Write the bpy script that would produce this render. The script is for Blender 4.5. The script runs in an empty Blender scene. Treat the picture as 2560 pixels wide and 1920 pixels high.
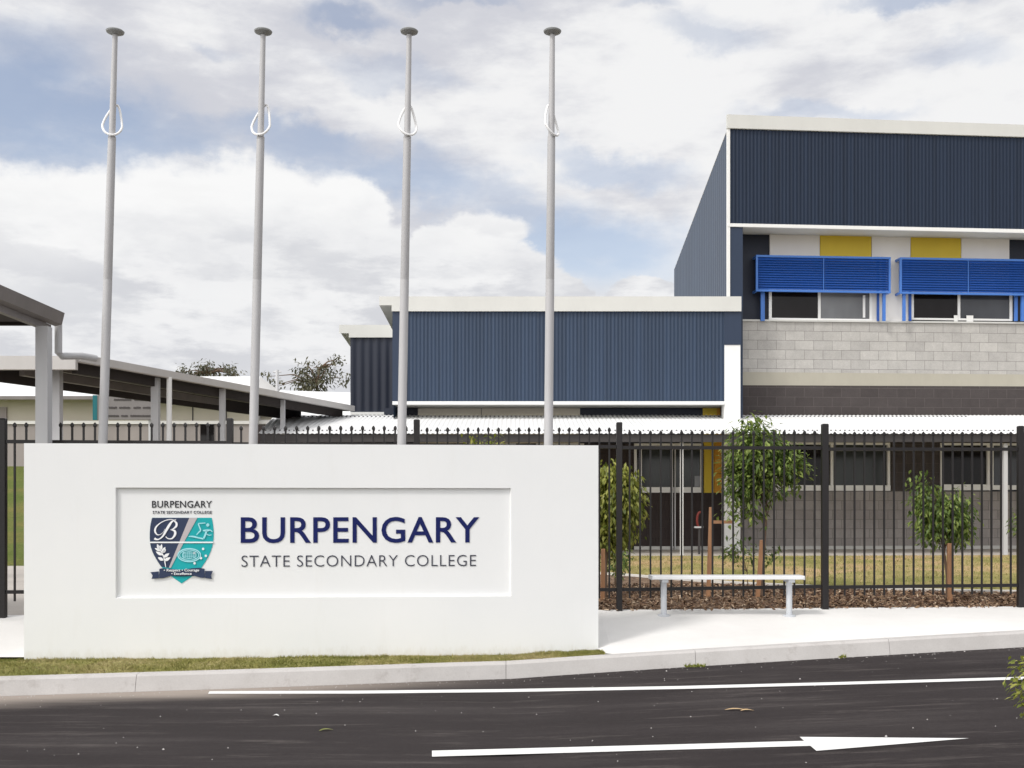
import bpy, bmesh, math, random
from mathutils import Vector, Matrix, noise as mnoise
random.seed(7)
D = bpy.data
SC = bpy.context.scene
COL = SC.collection
K = 2778.0          # focal length in photo pixels (2560 wide)
CX, HY, EYE = 1280.0, 1275.0, 1.6

def U(px, py, Y):
    return Vector(((px-CX)/K*Y, Y, EYE+(HY-py)/K*Y))
def UX(px, Y): return (px-CX)/K*Y
def UZ(py, Y): return EYE+(HY-py)/K*Y

# ------------------------------------------------------------------ materials
def rgb(h):
    h = h.lstrip('#'); o = []
    for i in (0, 2, 4):
        c = int(h[i:i+2], 16)/255
        o.append(c/12.92 if c <= .04045 else ((c+.055)/1.055)**2.4)
    return (*o, 1)

class N:
    def __init__(s, name):
        s.m = D.materials.new(name); s.m.use_nodes = True
        s.t = s.m.node_tree; s.n = s.t.nodes; s.l = s.t.links
        s.b = s.n['Principled BSDF']
    def node(s, t, **k):
        n = s.n.new(t)
        for a, v in k.items(): setattr(n, a, v)
        return n
    def coord(s, scale=(1, 1, 1), rot=(0, 0, 0), kind='Object'):
        tc = s.node('ShaderNodeTexCoord'); mp = s.node('ShaderNodeMapping')
        mp.inputs['Scale'].default_value = scale; mp.inputs['Rotation'].default_value = rot
        s.l.new(tc.outputs[kind], mp.inputs[0]); return mp.outputs[0]
    def noise(s, vec, scale, detail=4, rough=.6):
        n = s.node('ShaderNodeTexNoise'); n.inputs['Scale'].default_value = scale
        n.inputs['Detail'].default_value = detail; n.inputs['Roughness'].default_value = rough
        s.l.new(vec, n.inputs['Vector']); return n.outputs['Fac']
    def ramp(s, fac, stops):
        r = s.node('ShaderNodeValToRGB'); e = r.color_ramp.elements
        while len(e) < len(stops): e.new(.5)
        for i, (p, c) in enumerate(stops):
            e[i].position = p; e[i].color = c if len(c) == 4 else (*c, 1)
        s.l.new(fac, r.inputs[0]); return r.outputs[0]
    def mix(s, fac, a, b, bt='MIX'):
        m = s.node('ShaderNodeMix', data_type='RGBA', blend_type=bt)
        for idx, v in ((0, fac), (6, a), (7, b)):
            if hasattr(v, 'links'): s.l.new(v, m.inputs[idx])
            else: m.inputs[idx].default_value = v
        return m.outputs[2]
    def bump(s, h, strength=.3, dist=.01):
        b = s.node('ShaderNodeBump'); b.inputs['Strength'].default_value = strength
        b.inputs['Distance'].default_value = dist
        s.l.new(h, b.inputs['Height']); s.l.new(b.outputs[0], s.b.inputs['Normal'])
    def set(s, **k):
        for a, v in k.items():
            i = s.b.inputs[a.replace('_', ' ')]
            if hasattr(v, 'links'): s.l.new(v, i)
            else: i.default_value = v
        return s.m

def paint(name, c, rough=.5, var=.10, scale=1.2, spec=.4, metallic=0, bump=0, stretch=(1, 1, .35)):
    if 'steel' in name and 'roof' not in name and 'post' not in name: stretch = (9, 9, .12); var *= 1.6
    m = N(name); v = m.coord(stretch)
    f = m.noise(v, scale, 6, .65)
    c = rgb(c) if isinstance(c, str) else (*c, 1)
    lo = tuple(x*(1-var) for x in c[:3])+(1,); hi = tuple(min(1, x*(1+var)) for x in c[:3])+(1,)
    col = m.ramp(f, [(.3, lo), (.7, hi)])
    m.set(Base_Color=col, Roughness=rough, Metallic=metallic)
    m.b.inputs['Specular IOR Level'].default_value = spec
    if bump:
        m.bump(m.noise(m.coord(), 90, 3), bump, .004)
    return m.m

def wall_render():
    m = N('white_wall_render')
    f = m.noise(m.coord(), .9, 6, .6); g = m.noise(m.coord((3, 3, .5)), 2.2, 6, .7)
    col = m.ramp(f, [(.3, (.775, .785, .785)), (.7, (.81, .815, .812))])
    col = m.mix(m.ramp(g, [(.55, (0, 0, 0)), (.8, (.35, .35, .35))]), col, (.74, .735, .715, 1))
    tc = m.node('ShaderNodeTexCoord'); sp = m.node('ShaderNodeSeparateXYZ'); m.l.new(tc.outputs['Object'], sp.inputs[0])
    n = m.noise(m.coord((1, 1, .4)), 14, 6, .75)
    a = m.node('ShaderNodeMath', operation='MULTIPLY_ADD'); m.l.new(n, a.inputs[0]); a.inputs[1].default_value = -.28; m.l.new(sp.outputs[2], a.inputs[2])
    r = m.node('ShaderNodeMapRange'); r.interpolation_type = 'SMOOTHSTEP'; m.l.new(a.outputs[0], r.inputs[0]); r.inputs[1].default_value = .13; r.inputs[2].default_value = .0; r.inputs[4].default_value = .45
    col = m.mix(r.outputs[0], col, (.60, .57, .50, 1))
    m.set(Base_Color=col, Roughness=.8); m.b.inputs['Specular IOR Level'].default_value = .2
    m.bump(m.noise(m.coord(), 70, 4, .7), .14, .005)
    return m.m
def blocks(name, c1, c2, mortar, bw=.405, bh=.2, msize=.008, var=.5, rough=.9):
    m = N(name); tc = m.node('ShaderNodeTexCoord')
    sp = m.node('ShaderNodeSeparateXYZ'); cb = m.node('ShaderNodeCombineXYZ')
    m.l.new(tc.outputs['Object'], sp.inputs[0])
    m.l.new(sp.outputs[0], cb.inputs[0]); m.l.new(sp.outputs[2], cb.inputs[1])
    b = m.node('ShaderNodeTexBrick'); b.offset = .5
    m.l.new(cb.outputs[0], b.inputs['Vector'])
    b.inputs['Color1'].default_value = rgb(c1); b.inputs['Color2'].default_value = rgb(c2)
    b.inputs['Mortar'].default_value = rgb(mortar)
    b.inputs['Scale'].default_value = 1; b.inputs['Mortar Size'].default_value = msize
    b.inputs['Mortar Smooth'].default_value = .3; b.inputs['Bias'].default_value = 0
    b.inputs['Brick Width'].default_value = bw; b.inputs['Row Height'].default_value = bh
    f = m.noise(m.coord(), 3.2, 7, .7)
    g = m.noise(m.coord(), 60, 3, .7)
    col = m.mix(1, b.outputs['Color'], m.ramp(f, [(.3, (.86, .86, .86)), (.7, (1.1, 1.1, 1.1))]), 'MULTIPLY')
    col = m.mix(1, col, m.ramp(g, [(.3, (.88, .88, .88)), (.7, (1.08, 1.08, 1.08))]), 'MULTIPLY')
    m.set(Base_Color=col, Roughness=rough)
    inv = m.node('ShaderNodeMath', operation='SUBTRACT'); inv.inputs[0].default_value = 1
    m.l.new(b.outputs['Fac'], inv.inputs[1]); m.bump(inv.outputs[0], .5, .006)
    return m.m

M = {}
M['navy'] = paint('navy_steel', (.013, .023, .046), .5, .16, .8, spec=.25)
M['navy_low'] = paint('blue_steel', (.027, .046, .084), .45, .14, .8, spec=.35)
M['navy_flat'] = paint('navy_flashing', (.022, .037, .072), .4, .06)
M['navy_dark'] = paint('navy_panel', (.014, .019, .036), .5, .08)
M['navy_side_lit'] = paint('glossy_navy_lit_side', (.036, .056, .092), .36, .12, .8, spec=1.0)  # front navy lightened: brightness of the sunlit side put into the colour
M['white'] = paint('white_paint', (.80, .80, .785), .5, .03)
M['roof_white'] = paint('white_roof_steel', (.84, .845, .84), .45, .03, 1.5)
M['fascia'] = paint('off_white_fascia', (.63, .63, .60), .5, .05)
M['soffit'] = paint('grey_soffit', (.55, .545, .52), .7, .04)
M['panel_white'] = paint('white_panel', (.80, .78, .75), .6, .03)
M['panel_cream'] = paint('cream_panel', (.62, .58, .50), .65, .04)
M['yellow'] = paint('mustard_panel', (.68, .50, .045), .55, .05)
M['orange'] = paint('ochre_panel', (.62, .30, .03), .55, .05)
M['blue'] = paint('bright_blue_paint', (.014, .074, .32), .4, .06)
M['blue_frame'] = paint('blue_frame_paint', (.060, .18, .54), .35, .05)
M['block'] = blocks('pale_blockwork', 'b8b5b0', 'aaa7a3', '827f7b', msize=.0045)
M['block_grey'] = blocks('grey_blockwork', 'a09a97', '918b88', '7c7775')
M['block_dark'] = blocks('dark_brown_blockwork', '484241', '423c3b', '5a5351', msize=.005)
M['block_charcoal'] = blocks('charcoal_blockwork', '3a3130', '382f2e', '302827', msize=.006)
M['band'] = paint('olive_render_band', (.40, .375, .31), .85, .06, 2)
M['alu'] = paint('window_frame_paint', (.82, .82, .81), .4, .03)
M['dark_alu'] = paint('dark_frame', (.05, .045, .045), .4, .05)
M['render'] = paint('sign_wall_render', (.79, .80, .80), .75, .018, .5, spec=.2, bump=.08, stretch=(1, 1, 1))
M['pole'] = paint('silver_pole_paint', (.46, .455, .46), .38, .05, 3, spec=.5)
M['pole_cap'] = paint('grey_truck_cap', (.30, .31, .31), .5, .1, 8)
M['rope'] = paint('white_rope', (.86, .86, .86), .8, .03, 20)
M['fence'] = paint('black_powder_coat', (.013, .011, .0115), .38, .15, 3, spec=.4)
M['bench_alu'] = paint('pale_aluminium', (.74, .75, .76), .35, .03, 4, spec=.5)
M['bench_leg'] = paint('galvanised_leg', (.55, .57, .60), .4, .08, 9)
M['steel_post'] = paint('painted_steel_post', (.52, .52, .53), .45, .06, 3)
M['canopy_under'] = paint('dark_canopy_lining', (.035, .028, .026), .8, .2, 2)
M['gutter'] = paint('grey_gutter', (.20, .18, .172), .5, .12, 3)
M['fascia_grey'] = paint('pale_grey_beam', (.52, .50, .48), .55, .06, 2)
M['cream_wall'] = paint('cream_wall', (.56, .52, .42), .8, .05, 1)
M['brown_wall'] = paint('brown_grey_wall', (.32, .285, .27), .8, .10, 1.5)
M['teal'] = paint('teal_strip', (.0, .13, .15), .5, .05)
M['board'] = paint('grey_sign_board', (.20, .185, .18), .6, .06, 2)
M['dark_text'] = paint('dark_grey_lettering', (.075, .065, .065), .7, .1)
M['timber'] = paint('hardwood_stake', (.36, .19, .10), .8, .25, 6, stretch=(3, 3, .4))
M['bark'] = paint('young_tree_bark', (.15, .10, .07), .9, .25, 12)
M['red'] = paint('dark_red_plastic', (.16, .02, .015), .5, .1)
M['tan'] = paint('dry_leaf', (.55, .38, .2), .8, .1)
M['crest_navy'] = paint('crest_navy', (.022, .036, .085), .5, .04)
M['crest_teal'] = paint('crest_teal', (.0, .36, .38), .5, .06)
M['crest_strip'] = paint('crest_grey_strip', (.48, .44, .45), .5, .03)
M['crest_white'] = paint('crest_white', (.85, .86, .88), .5, .01)
M['crest_pale'] = paint('crest_pale_cyan', (.35, .72, .78), .5, .03)
M['letter_blue'] = paint('navy_lettering', (.006, .012, .095), .6, .04, spec=.2)
M['letter_black'] = paint('black_lettering', (.015, .015, .02), .5, .05)
M['letter_grey'] = paint('charcoal_lettering', (.035, .038, .06), .5, .05)
M['notice'] = paint('paper_notice', (.8, .8, .78), .8, .02)
M['blind'] = paint('pale_blind', (.55, .55, .52), .8, .06)

M['render'] = wall_render()
def glass(name, c, rough=.04, spec=.6):
    m = N(name); f = m.noise(m.coord((.6, .6, .25)), 1.3, 3)
    col = m.ramp(f, [(.35, tuple(x*.6 for x in c)), (.7, tuple(x*1.4 for x in c))])
    m.set(Base_Color=col, Roughness=rough); m.b.inputs['Specular IOR Level'].default_value = spec
    return m.m
M['glass'] = glass('dark_glass', (.012, .010, .010), .08, .25)
M['glass_grey'] = glass('reflection_grey_glass', (.17, .175, .185), .12, .5)  # sky reflection of the upper pane put into the grey base colour
M['glass_mid'] = glass('grey_glass', (.045, .048, .055), .1, .5)
M['glass_green'] = glass('green_grey_glass', (.022, .026, .024), .12, .4)

def mat_asphalt():
    m = N('asphalt')
    n1 = m.noise(m.coord((.22, 1.6, 1)), 1.1, 8, .68)
    n2 = m.noise(m.coord((.42, 3.6, 1)), 1.9, 7, .74)
    n3 = m.noise(m.coord(), 210, 3, .8)
    n4 = m.noise(m.coord(), 22, 5, .7)
    col = m.ramp(n1, [(.33, (.018, .0135, .0138)), (.52, (.026, .0205, .021)), (.70, (.046, .039, .0385))])
    streak = m.ramp(n2, [(.54, (0, 0, 0)), (.74, (.7, .7, .7))])
    col = m.mix(streak, col, (.12, .105, .098, 1))
    col = m.mix(1, col, m.ramp(n3, [(.28, (.45, .45, .45)), (.5, (1, 1, 1)), (.74, (1.9, 1.85, 1.8))]), 'MULTIPLY')
    col = m.mix(1, col, m.ramp(n4, [(.3, (.85, .85, .85)), (.7, (1.15, 1.15, 1.15))]), 'MULTIPLY')
    # pale dust washed into the gutter at the left, following the kerb
    tc = m.node('ShaderNodeTexCoord'); sp = m.node('ShaderNodeSeparateXYZ'); m.l.new(tc.outputs['Object'], sp.inputs[0])
    def mth(op, a, b=None):
        n = m.node('ShaderNodeMath', operation=op)
        for i, v in enumerate((a, b)):
            if v is None: continue
            if hasattr(v, 'links'): m.l.new(v, n.inputs[i])
            else: n.inputs[i].default_value = v
        return n.outputs[0]
    line = mth('ADD', mth('MULTIPLY', sp.outputs[0], .245), 10.56)
    dist = mth('SUBTRACT', line, sp.outputs[1])
    dist = mth('ADD', dist, mth('MULTIPLY', mth('SUBTRACT', n1, .5), .9))
    mr = m.node('ShaderNodeMapRange'); mr.interpolation_type = 'SMOOTHSTEP'
    m.l.new(dist, mr.inputs[0]); mr.inputs[1].default_value = .72; mr.inputs[2].default_value = .0
    mr2 = m.node('ShaderNodeMapRange'); mr2.interpolation_type = 'SMOOTHSTEP'
    m.l.new(sp.outputs[0], mr2.inputs[0]); mr2.inputs[1].default_value = .4; mr2.inputs[2].default_value = -2.6
    f = mth('MULTIPLY', mth('MULTIPLY', mr.outputs[0], mr2.outputs[0]), .92)
    col = m.mix(f, col, (.36, .31, .27, 1))
    m.set(Base_Color=col, Roughness=.88); m.b.inputs['Specular IOR Level'].default_value = .25
    m.bump(n3, .55, .006)
    return m.m
M['asphalt'] = mat_asphalt()

def mat_concrete(name, a, b, scale=1.5, grain=.1, stain=None):
    m = N(name)
    n1 = m.noise(m.coord(), scale, 7, .65); n2 = m.noise(m.coord(), 120, 3, .7)
    col = m.ramp(n1, [(.3, a), (.7, b)])
    if stain:
        n3 = m.noise(m.coord((1, 1, 1)), 4.5, 6, .75)
        col = m.mix(m.ramp(n3, [(.56, (0, 0, 0)), (.75, (.6, .6, .6))]), col, (*stain, 1))
    col = m.mix(1, col, m.ramp(n2, [(.3, (1-grain,)*3), (.7, (1+grain,)*3)]), 'MULTIPLY')
    m.set(Base_Color=col, Roughness=.9); m.b.inputs['Specular IOR Level'].default_value = .2
    m.bump(n2, .25, .003)
    return m.m
M['path'] = mat_concrete('pale_footpath_concrete', (.66, .645, .625), (.76, .75, .73), .7, .03)
M['kerb'] = mat_concrete('kerb_concrete', (.46, .44, .425), (.54, .52, .505), 2.2, .07, (.30, .27, .25))
M['slab'] = mat_concrete('verandah_concrete', (.40, .37, .34), (.50, .46, .42), 1.2, .06)
M['edging'] = mat_concrete('garden_edging_concrete', (.55, .53, .50), (.68, .66, .62), 3, .08)
M['line'] = mat_concrete('road_marking_paint', (.70, .70, .68), (.80, .80, .79), 3, .10, (.55, .53, .51))

def mat_grass(name, cols, scale=3):
    m = N(name)
    n1 = m.noise(m.coord(), scale*.25, 5, .6); n2 = m.noise(m.coord(), scale*4, 6, .8); n3 = m.noise(m.coord((1, 1, 1)), scale*26, 3, .8)
    col = m.ramp(n1, [(.36, cols[0]), (.5, cols[1]), (.64, cols[2])])
    col = m.mix(1, col, m.ramp(n2, [(.3, (.72, .74, .7)), (.7, (1.25, 1.22, 1.2))]), 'MULTIPLY')
    col = m.mix(1, col, m.ramp(n3, [(.3, (.6, .6, .6)), (.7, (1.4, 1.4, 1.4))]), 'MULTIPLY')
    m.set(Base_Color=col, Roughness=.95); m.b.inputs['Specular IOR Level'].default_value = .15
    m.bump(n3, .9, .03)
    return m.m
M['turf'] = mat_grass('dry_verge_turf', [(.27, .28, .085), (.40, .37, .14), (.54, .45, .24)], 4)
M['blade'] = mat_grass('grass_blades', [(.30, .32, .085), (.46, .43, .15), (.66, .56, .29)], 9)
M['lawn'] = mat_grass('courtyard_lawn', [(.29, .285, .10), (.44, .38, .16), (.60, .43, .24)], 3)
M['bank'] = mat_grass('green_bank', [(.12, .16, .035), (.15, .18, .05), (.20, .19, .06)], 3)
M['earth'] = mat_concrete('dry_earth', (.16, .12, .085), (.24, .19, .13), 3, .2)

def mat_mulch():
    m = N('bark_mulch')
    v = m.node('ShaderNodeTexVoronoi'); v.inputs['Scale'].default_value = 26
    m.l.new(m.coord((1, 1.7, 1)), v.inputs['Vector'])
    sp = m.node('ShaderNodeSeparateColor'); m.l.new(v.outputs['Color'], sp.inputs[0])
    col = m.ramp(sp.outputs[0], [(0, (.055, .032, .022)), (.4, (.13, .075, .045)), (.7, (.20, .125, .075)), (.88, (.30, .20, .12)), (1, (.5, .38, .27))])
    m.set(Base_Color=col, Roughness=.95); m.bump(v.outputs['Distance'], .8, .03)
    return m.m
M['mulch'] = mat_mulch()
def mat_chip():
    m = N('bark_chip')
    g = m.node('ShaderNodeNewGeometry')
    col = m.ramp(g.outputs['Random Per Island'], [(0, (.05, .03, .02)), (.35, (.14, .075, .045)), (.65, (.22, .14, .08)), (.85, (.32, .20, .12)), (1, (.60, .47, .34))])
    m.set(Base_Color=col, Roughness=.9)
    return m.m
M['chip'] = mat_chip()

def mat_leaf(name, cols, trans=.35):
    m = N(name)
    g = m.node('ShaderNodeNewGeometry')
    n = m.noise(m.coord(), 3.5, 3)
    a = m.ramp(g.outputs['Random Per Island'], [(0, cols[0]), (.5, cols[1]), (1, cols[2])])
    col = m.mix(1, a, m.ramp(n, [(.3, (.75, .78, .75)), (.7, (1.25, 1.2, 1.2))]), 'MULTIPLY')
    m.set(Base_Color=col, Roughness=.45)
    t = m.node('ShaderNodeBsdfTranslucent'); mx = m.node('ShaderNodeMixShader'); mx.inputs[0].default_value = trans
    m.l.new(col, t.inputs[0]); m.l.new(m.b.outputs[0], mx.inputs[1]); m.l.new(t.outputs[0], mx.inputs[2])
    m.l.new(mx.outputs[0], m.n['Material Output'].inputs[0])
    return m.m
M['leaf'] = mat_leaf('glossy_green_leaf', [(.05, .095, .016), (.13, .20, .035), (.34, .42, .11)])
M['leaf_yellow'] = mat_leaf('yellow_green_leaf', [(.10, .135, .018), (.24, .27, .04), (.44, .44, .11)])
M['leaf_gum'] = mat_leaf('gum_leaf', [(.075, .08, .05), (.12, .12, .075), (.18, .17, .11)])

# ------------------------------------------------------------------ mesh helpers
class MB:
    def __init__(s): s.v = []; s.f = []
    def quad(s, *p):
        i = len(s.v); s.v += [Vector(q) for q in p]; s.f.append(tuple(range(i, i+len(p))))
    def box(s, x0, x1, y0, y1, z0, z1):
        s.hexa([(x0, y0, z0), (x1, y0, z0), (x1, y1, z0), (x0, y1, z0)], [(x0, y0, z1), (x1, y0, z1), (x1, y1, z1), (x0, y1, z1)])
        return s
    def hexa(s, bot, top):
        i = len(s.v); n = len(bot)
        s.v += [Vector(p) for p in bot] + [Vector(p) for p in top]
        s.f.append(tuple(i+n-1-k for k in range(n))); s.f.append(tuple(i+n+k for k in range(n)))
        for k in range(n):
            j = (k+1) % n; s.f.append((i+k, i+j, i+n+j, i+n+k))
        return s
    def tube(s, pts, r, seg=10, cap=True):
        pts = [Vector(p) for p in pts]; rs = r if isinstance(r, (list, tuple)) else [r]*len(pts)
        base = len(s.v); up = None
        for k, p in enumerate(pts):
            d = (pts[min(k+1, len(pts)-1)]-pts[max(k-1, 0)])
            if d.length < 1e-9: d = Vector((0, 0, 1))
            d.normalize()
            a = Vector((0, 1, 0)) if abs(d.y) < .9 else Vector((1, 0, 0))
            if up is not None:
                a = up
            x = d.cross(a); 
            if x.length < 1e-6: x = d.cross(Vector((1, 0, 0)))
            x.normalize(); y = x.cross(d).normalized(); up = y
            for q in range(seg):
                t = 2*math.pi*q/seg
                s.v.append(p+(x*math.cos(t)+y*math.sin(t))*rs[k])
        for k in range(len(pts)-1):
            for q in range(seg):
                a = base+k*seg+q; b = base+k*seg+(q+1) % seg
                s.f.append((a, a+seg, b+seg, b))
        if cap:
            s.f.append(tuple(base+q for q in range(seg)))
            s.f.append(tuple(base+(len(pts)-1)*seg+seg-1-q for q in range(seg)))
        return s
    def lathe(s, prof, seg=24, c=(0, 0)):
        base = len(s.v)
        for r, z in prof:
            for q in range(seg):
                t = 2*math.pi*q/seg; s.v.append(Vector((c[0]+r*math.cos(t), c[1]+r*math.sin(t), z)))
        for k in range(len(prof)-1):
            for q in range(seg):
                a = base+k*seg+q; b = base+k*seg+(q+1) % seg
                s.f.append((a, b, b+seg, a+seg))
        s.f.append(tuple(base+seg-1-q for q in range(seg)))
        s.f.append(tuple(base+(len(prof)-1)*seg+q for q in range(seg)))
        return s
    def poly(s, pts, y0, y1):                       # polygon in x,z extruded along y (y0 is nearer)
        if sum(pts[k][0]*pts[(k+1) % len(pts)][1]-pts[(k+1) % len(pts)][0]*pts[k][1] for k in range(len(pts))) < 0: pts = pts[::-1]
        n = len(pts); i = len(s.v)
        s.v += [Vector((x, y0, z)) for x, z in pts]+[Vector((x, y1, z)) for x, z in pts]
        s.f.append(tuple(i+k for k in range(n))); s.f.append(tuple(i+n+n-1-k for k in range(n)))
        for k in range(n):
            j = (k+1) % n; s.f.append((i+k, i+n+k, i+n+j, i+j))
        return s
    def corr(s, A, B, z0, z1, nrm, pitch=.076, amp=.0065, seg=6, zf=None):
        """corrugated sheet standing between plan points A and B; z0/z1 can be functions of t"""
        A = Vector((*A, 0)); B = Vector((*B, 0)); L = (B-A).length; nn = Vector((*nrm, 0)).normalized()
        n = max(1, int(L/pitch*seg)); base = len(s.v)
        for k in range(n+1):
            t = k/n; p = A.lerp(B, t)+nn*(amp*math.sin(2*math.pi*t*L/pitch))
            a = z0(t) if callable(z0) else z0; b = z1(t) if callable(z1) else z1
            s.v.append(Vector((p.x, p.y, a))); s.v.append(Vector((p.x, p.y, b)))
        for k in range(n):
            i = base+2*k; s.f.append((i, i+2, i+3, i+1))
        return s
    def build(s, name, mat, parent=None, smooth=False, loc=None):
        me = D.meshes.new(name)
        off = Vector(loc) if loc is not None else Vector((0, 0, 0))
        me.from_pydata([tuple(v-off) for v in s.v], [], s.f); me.update()
        me.materials.append(M[mat] if isinstance(mat, str) else mat)
        if smooth:
            for p in me.polygons: p.use_smooth = True
            me.set_sharp_from_angle(angle=math.radians(38))
        o = D.objects.new(name, me); COL.objects.link(o)
        if parent is not None: o.parent = parent
        o.location = off
        return o

def base_of(mb):
    xs = [v.x for v in mb.v]; ys = [v.y for v in mb.v]; zs = [v.z for v in mb.v]
    return ((min(xs)+max(xs))/2, (min(ys)+max(ys))/2, min(zs))
def single(mb, name, mat, **k):
    sm = k.pop('smooth', False)
    o = mb.build(name, mat, None, sm, base_of(mb)); tag(o, **k); return o
def tag(o, label=None, cat=None, group=None, kind=None):
    if label: o['label'] = label
    if cat: o['category'] = cat
    if group: o['group'] = group
    if kind: o['kind'] = kind
    return o
def struct(mb, name, mat, label=None, cat=None):
    o = mb.build(name, mat); tag(o, label, cat, None, 'structure'); return o
def empty(name, loc=(0, 0, 0), rz=0, **k):
    o = D.objects.new(name, None); COL.objects.link(o); o.location = loc; o.rotation_euler = (0, 0, rz)
    o.empty_display_size = .2
    tag(o, **k); return o
def copy_tree(o, parent=None):
    c = o.copy(); COL.objects.link(c)
    if parent is not None: c.parent = parent
    for ch in [x for x in list(o.children)]: copy_tree(ch, c)
    return c
def bevel(o, w=.004, seg=2):
    m = o.modifiers.new('bevel', 'BEVEL'); m.width = w; m.segments = seg; m.limit_method = 'ANGLE'; return o

class Frame:
    """a vertical plane in plan: origin O, turned by th about z; local x along it, local y behind it"""
    def __init__(s, ox, oy, th):
        s.ox, s.oy, s.th = ox, oy, th; s.c, s.s = math.cos(th), math.sin(th)
    def x(s, px, d=0):
        a = (px-CX)/K
        return (a*(s.oy+d*s.c)-s.ox+d*s.s)/(s.c-a*s.s)
    def Y(s, lx, d): return s.oy+lx*s.s+d*s.c
    def z(s, px, py, d=0): return UZ(py, s.Y(s.x(px, d), d))
    def p(s, px, py, d=0): return (s.x(px, d), s.z(px, py, d))
    def w(s, lx, ly): return (s.ox+lx*s.c-ly*s.s, s.oy+lx*s.s+ly*s.c)
    # box whose front-face corners sit at the given photo points, at depth d behind the plane
    def box(s, mb, x0, x1, yt, yb, d, th):
        yt = yt if isinstance(yt, tuple) else (yt, yt); yb = yb if isinstance(yb, tuple) else (yb, yb)
        a, b = s.x(x0, d), s.x(x1, d)
        zt0, zt1, zb0, zb1 = s.z(x0, yt[0], d), s.z(x1, yt[1], d), s.z(x0, yb[0], d), s.z(x1, yb[1], d)
        mb.hexa([(a, d, zb0), (b, d, zb1), (b, d+th, zb1), (a, d+th, zb0)], [(a, d, zt0), (b, d, zt1), (b, d+th, zt1), (a, d+th, zt0)])
        return mb

def lerp_pts(pts, x):
    if x <= pts[0][0]: return pts[0][1]
    for (a, b), (c, d) in zip(pts, pts[1:]):
        if x <= c: return b+(d-b)*(x-a)/(c-a)
    return pts[-1][1]

# ------------------------------------------------------------------ camera, light, sky
cam = D.cameras.new('camera'); co = D.objects.new('camera', cam); COL.objects.link(co); SC.camera = co
co.location = (0, 0, EYE); co.rotation_euler = (math.pi/2, 0, 0)
cam.sensor_width = 36; cam.lens = 36*K/2560; cam.shift_y = (HY-960)/2560; cam.clip_end = 2000; cam.clip_start = .05

SUN_EL, SUN_AZ = math.radians(48), math.radians(50)      # azimuth measured from the camera's back towards its left
sd = Vector((-math.sin(SUN_AZ)*math.cos(SUN_EL), -math.cos(SUN_AZ)*math.cos(SUN_EL), math.sin(SUN_EL)))
sl = D.lights.new('sun', 'SUN'); so = D.objects.new('sun', sl); COL.objects.link(so)
sl.energy = 1.8; sl.angle = math.radians(10); sl.color = (1, .965, .92)
so.rotation_euler = sd.to_track_quat('Z', 'Y').to_euler(); so.location = (-10, -10, 20)
SC.view_settings.view_transform = 'Standard'; SC.view_settings.look = 'None'
SC.view_settings.exposure = 0.0; SC.view_settings.gamma = 1

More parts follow.
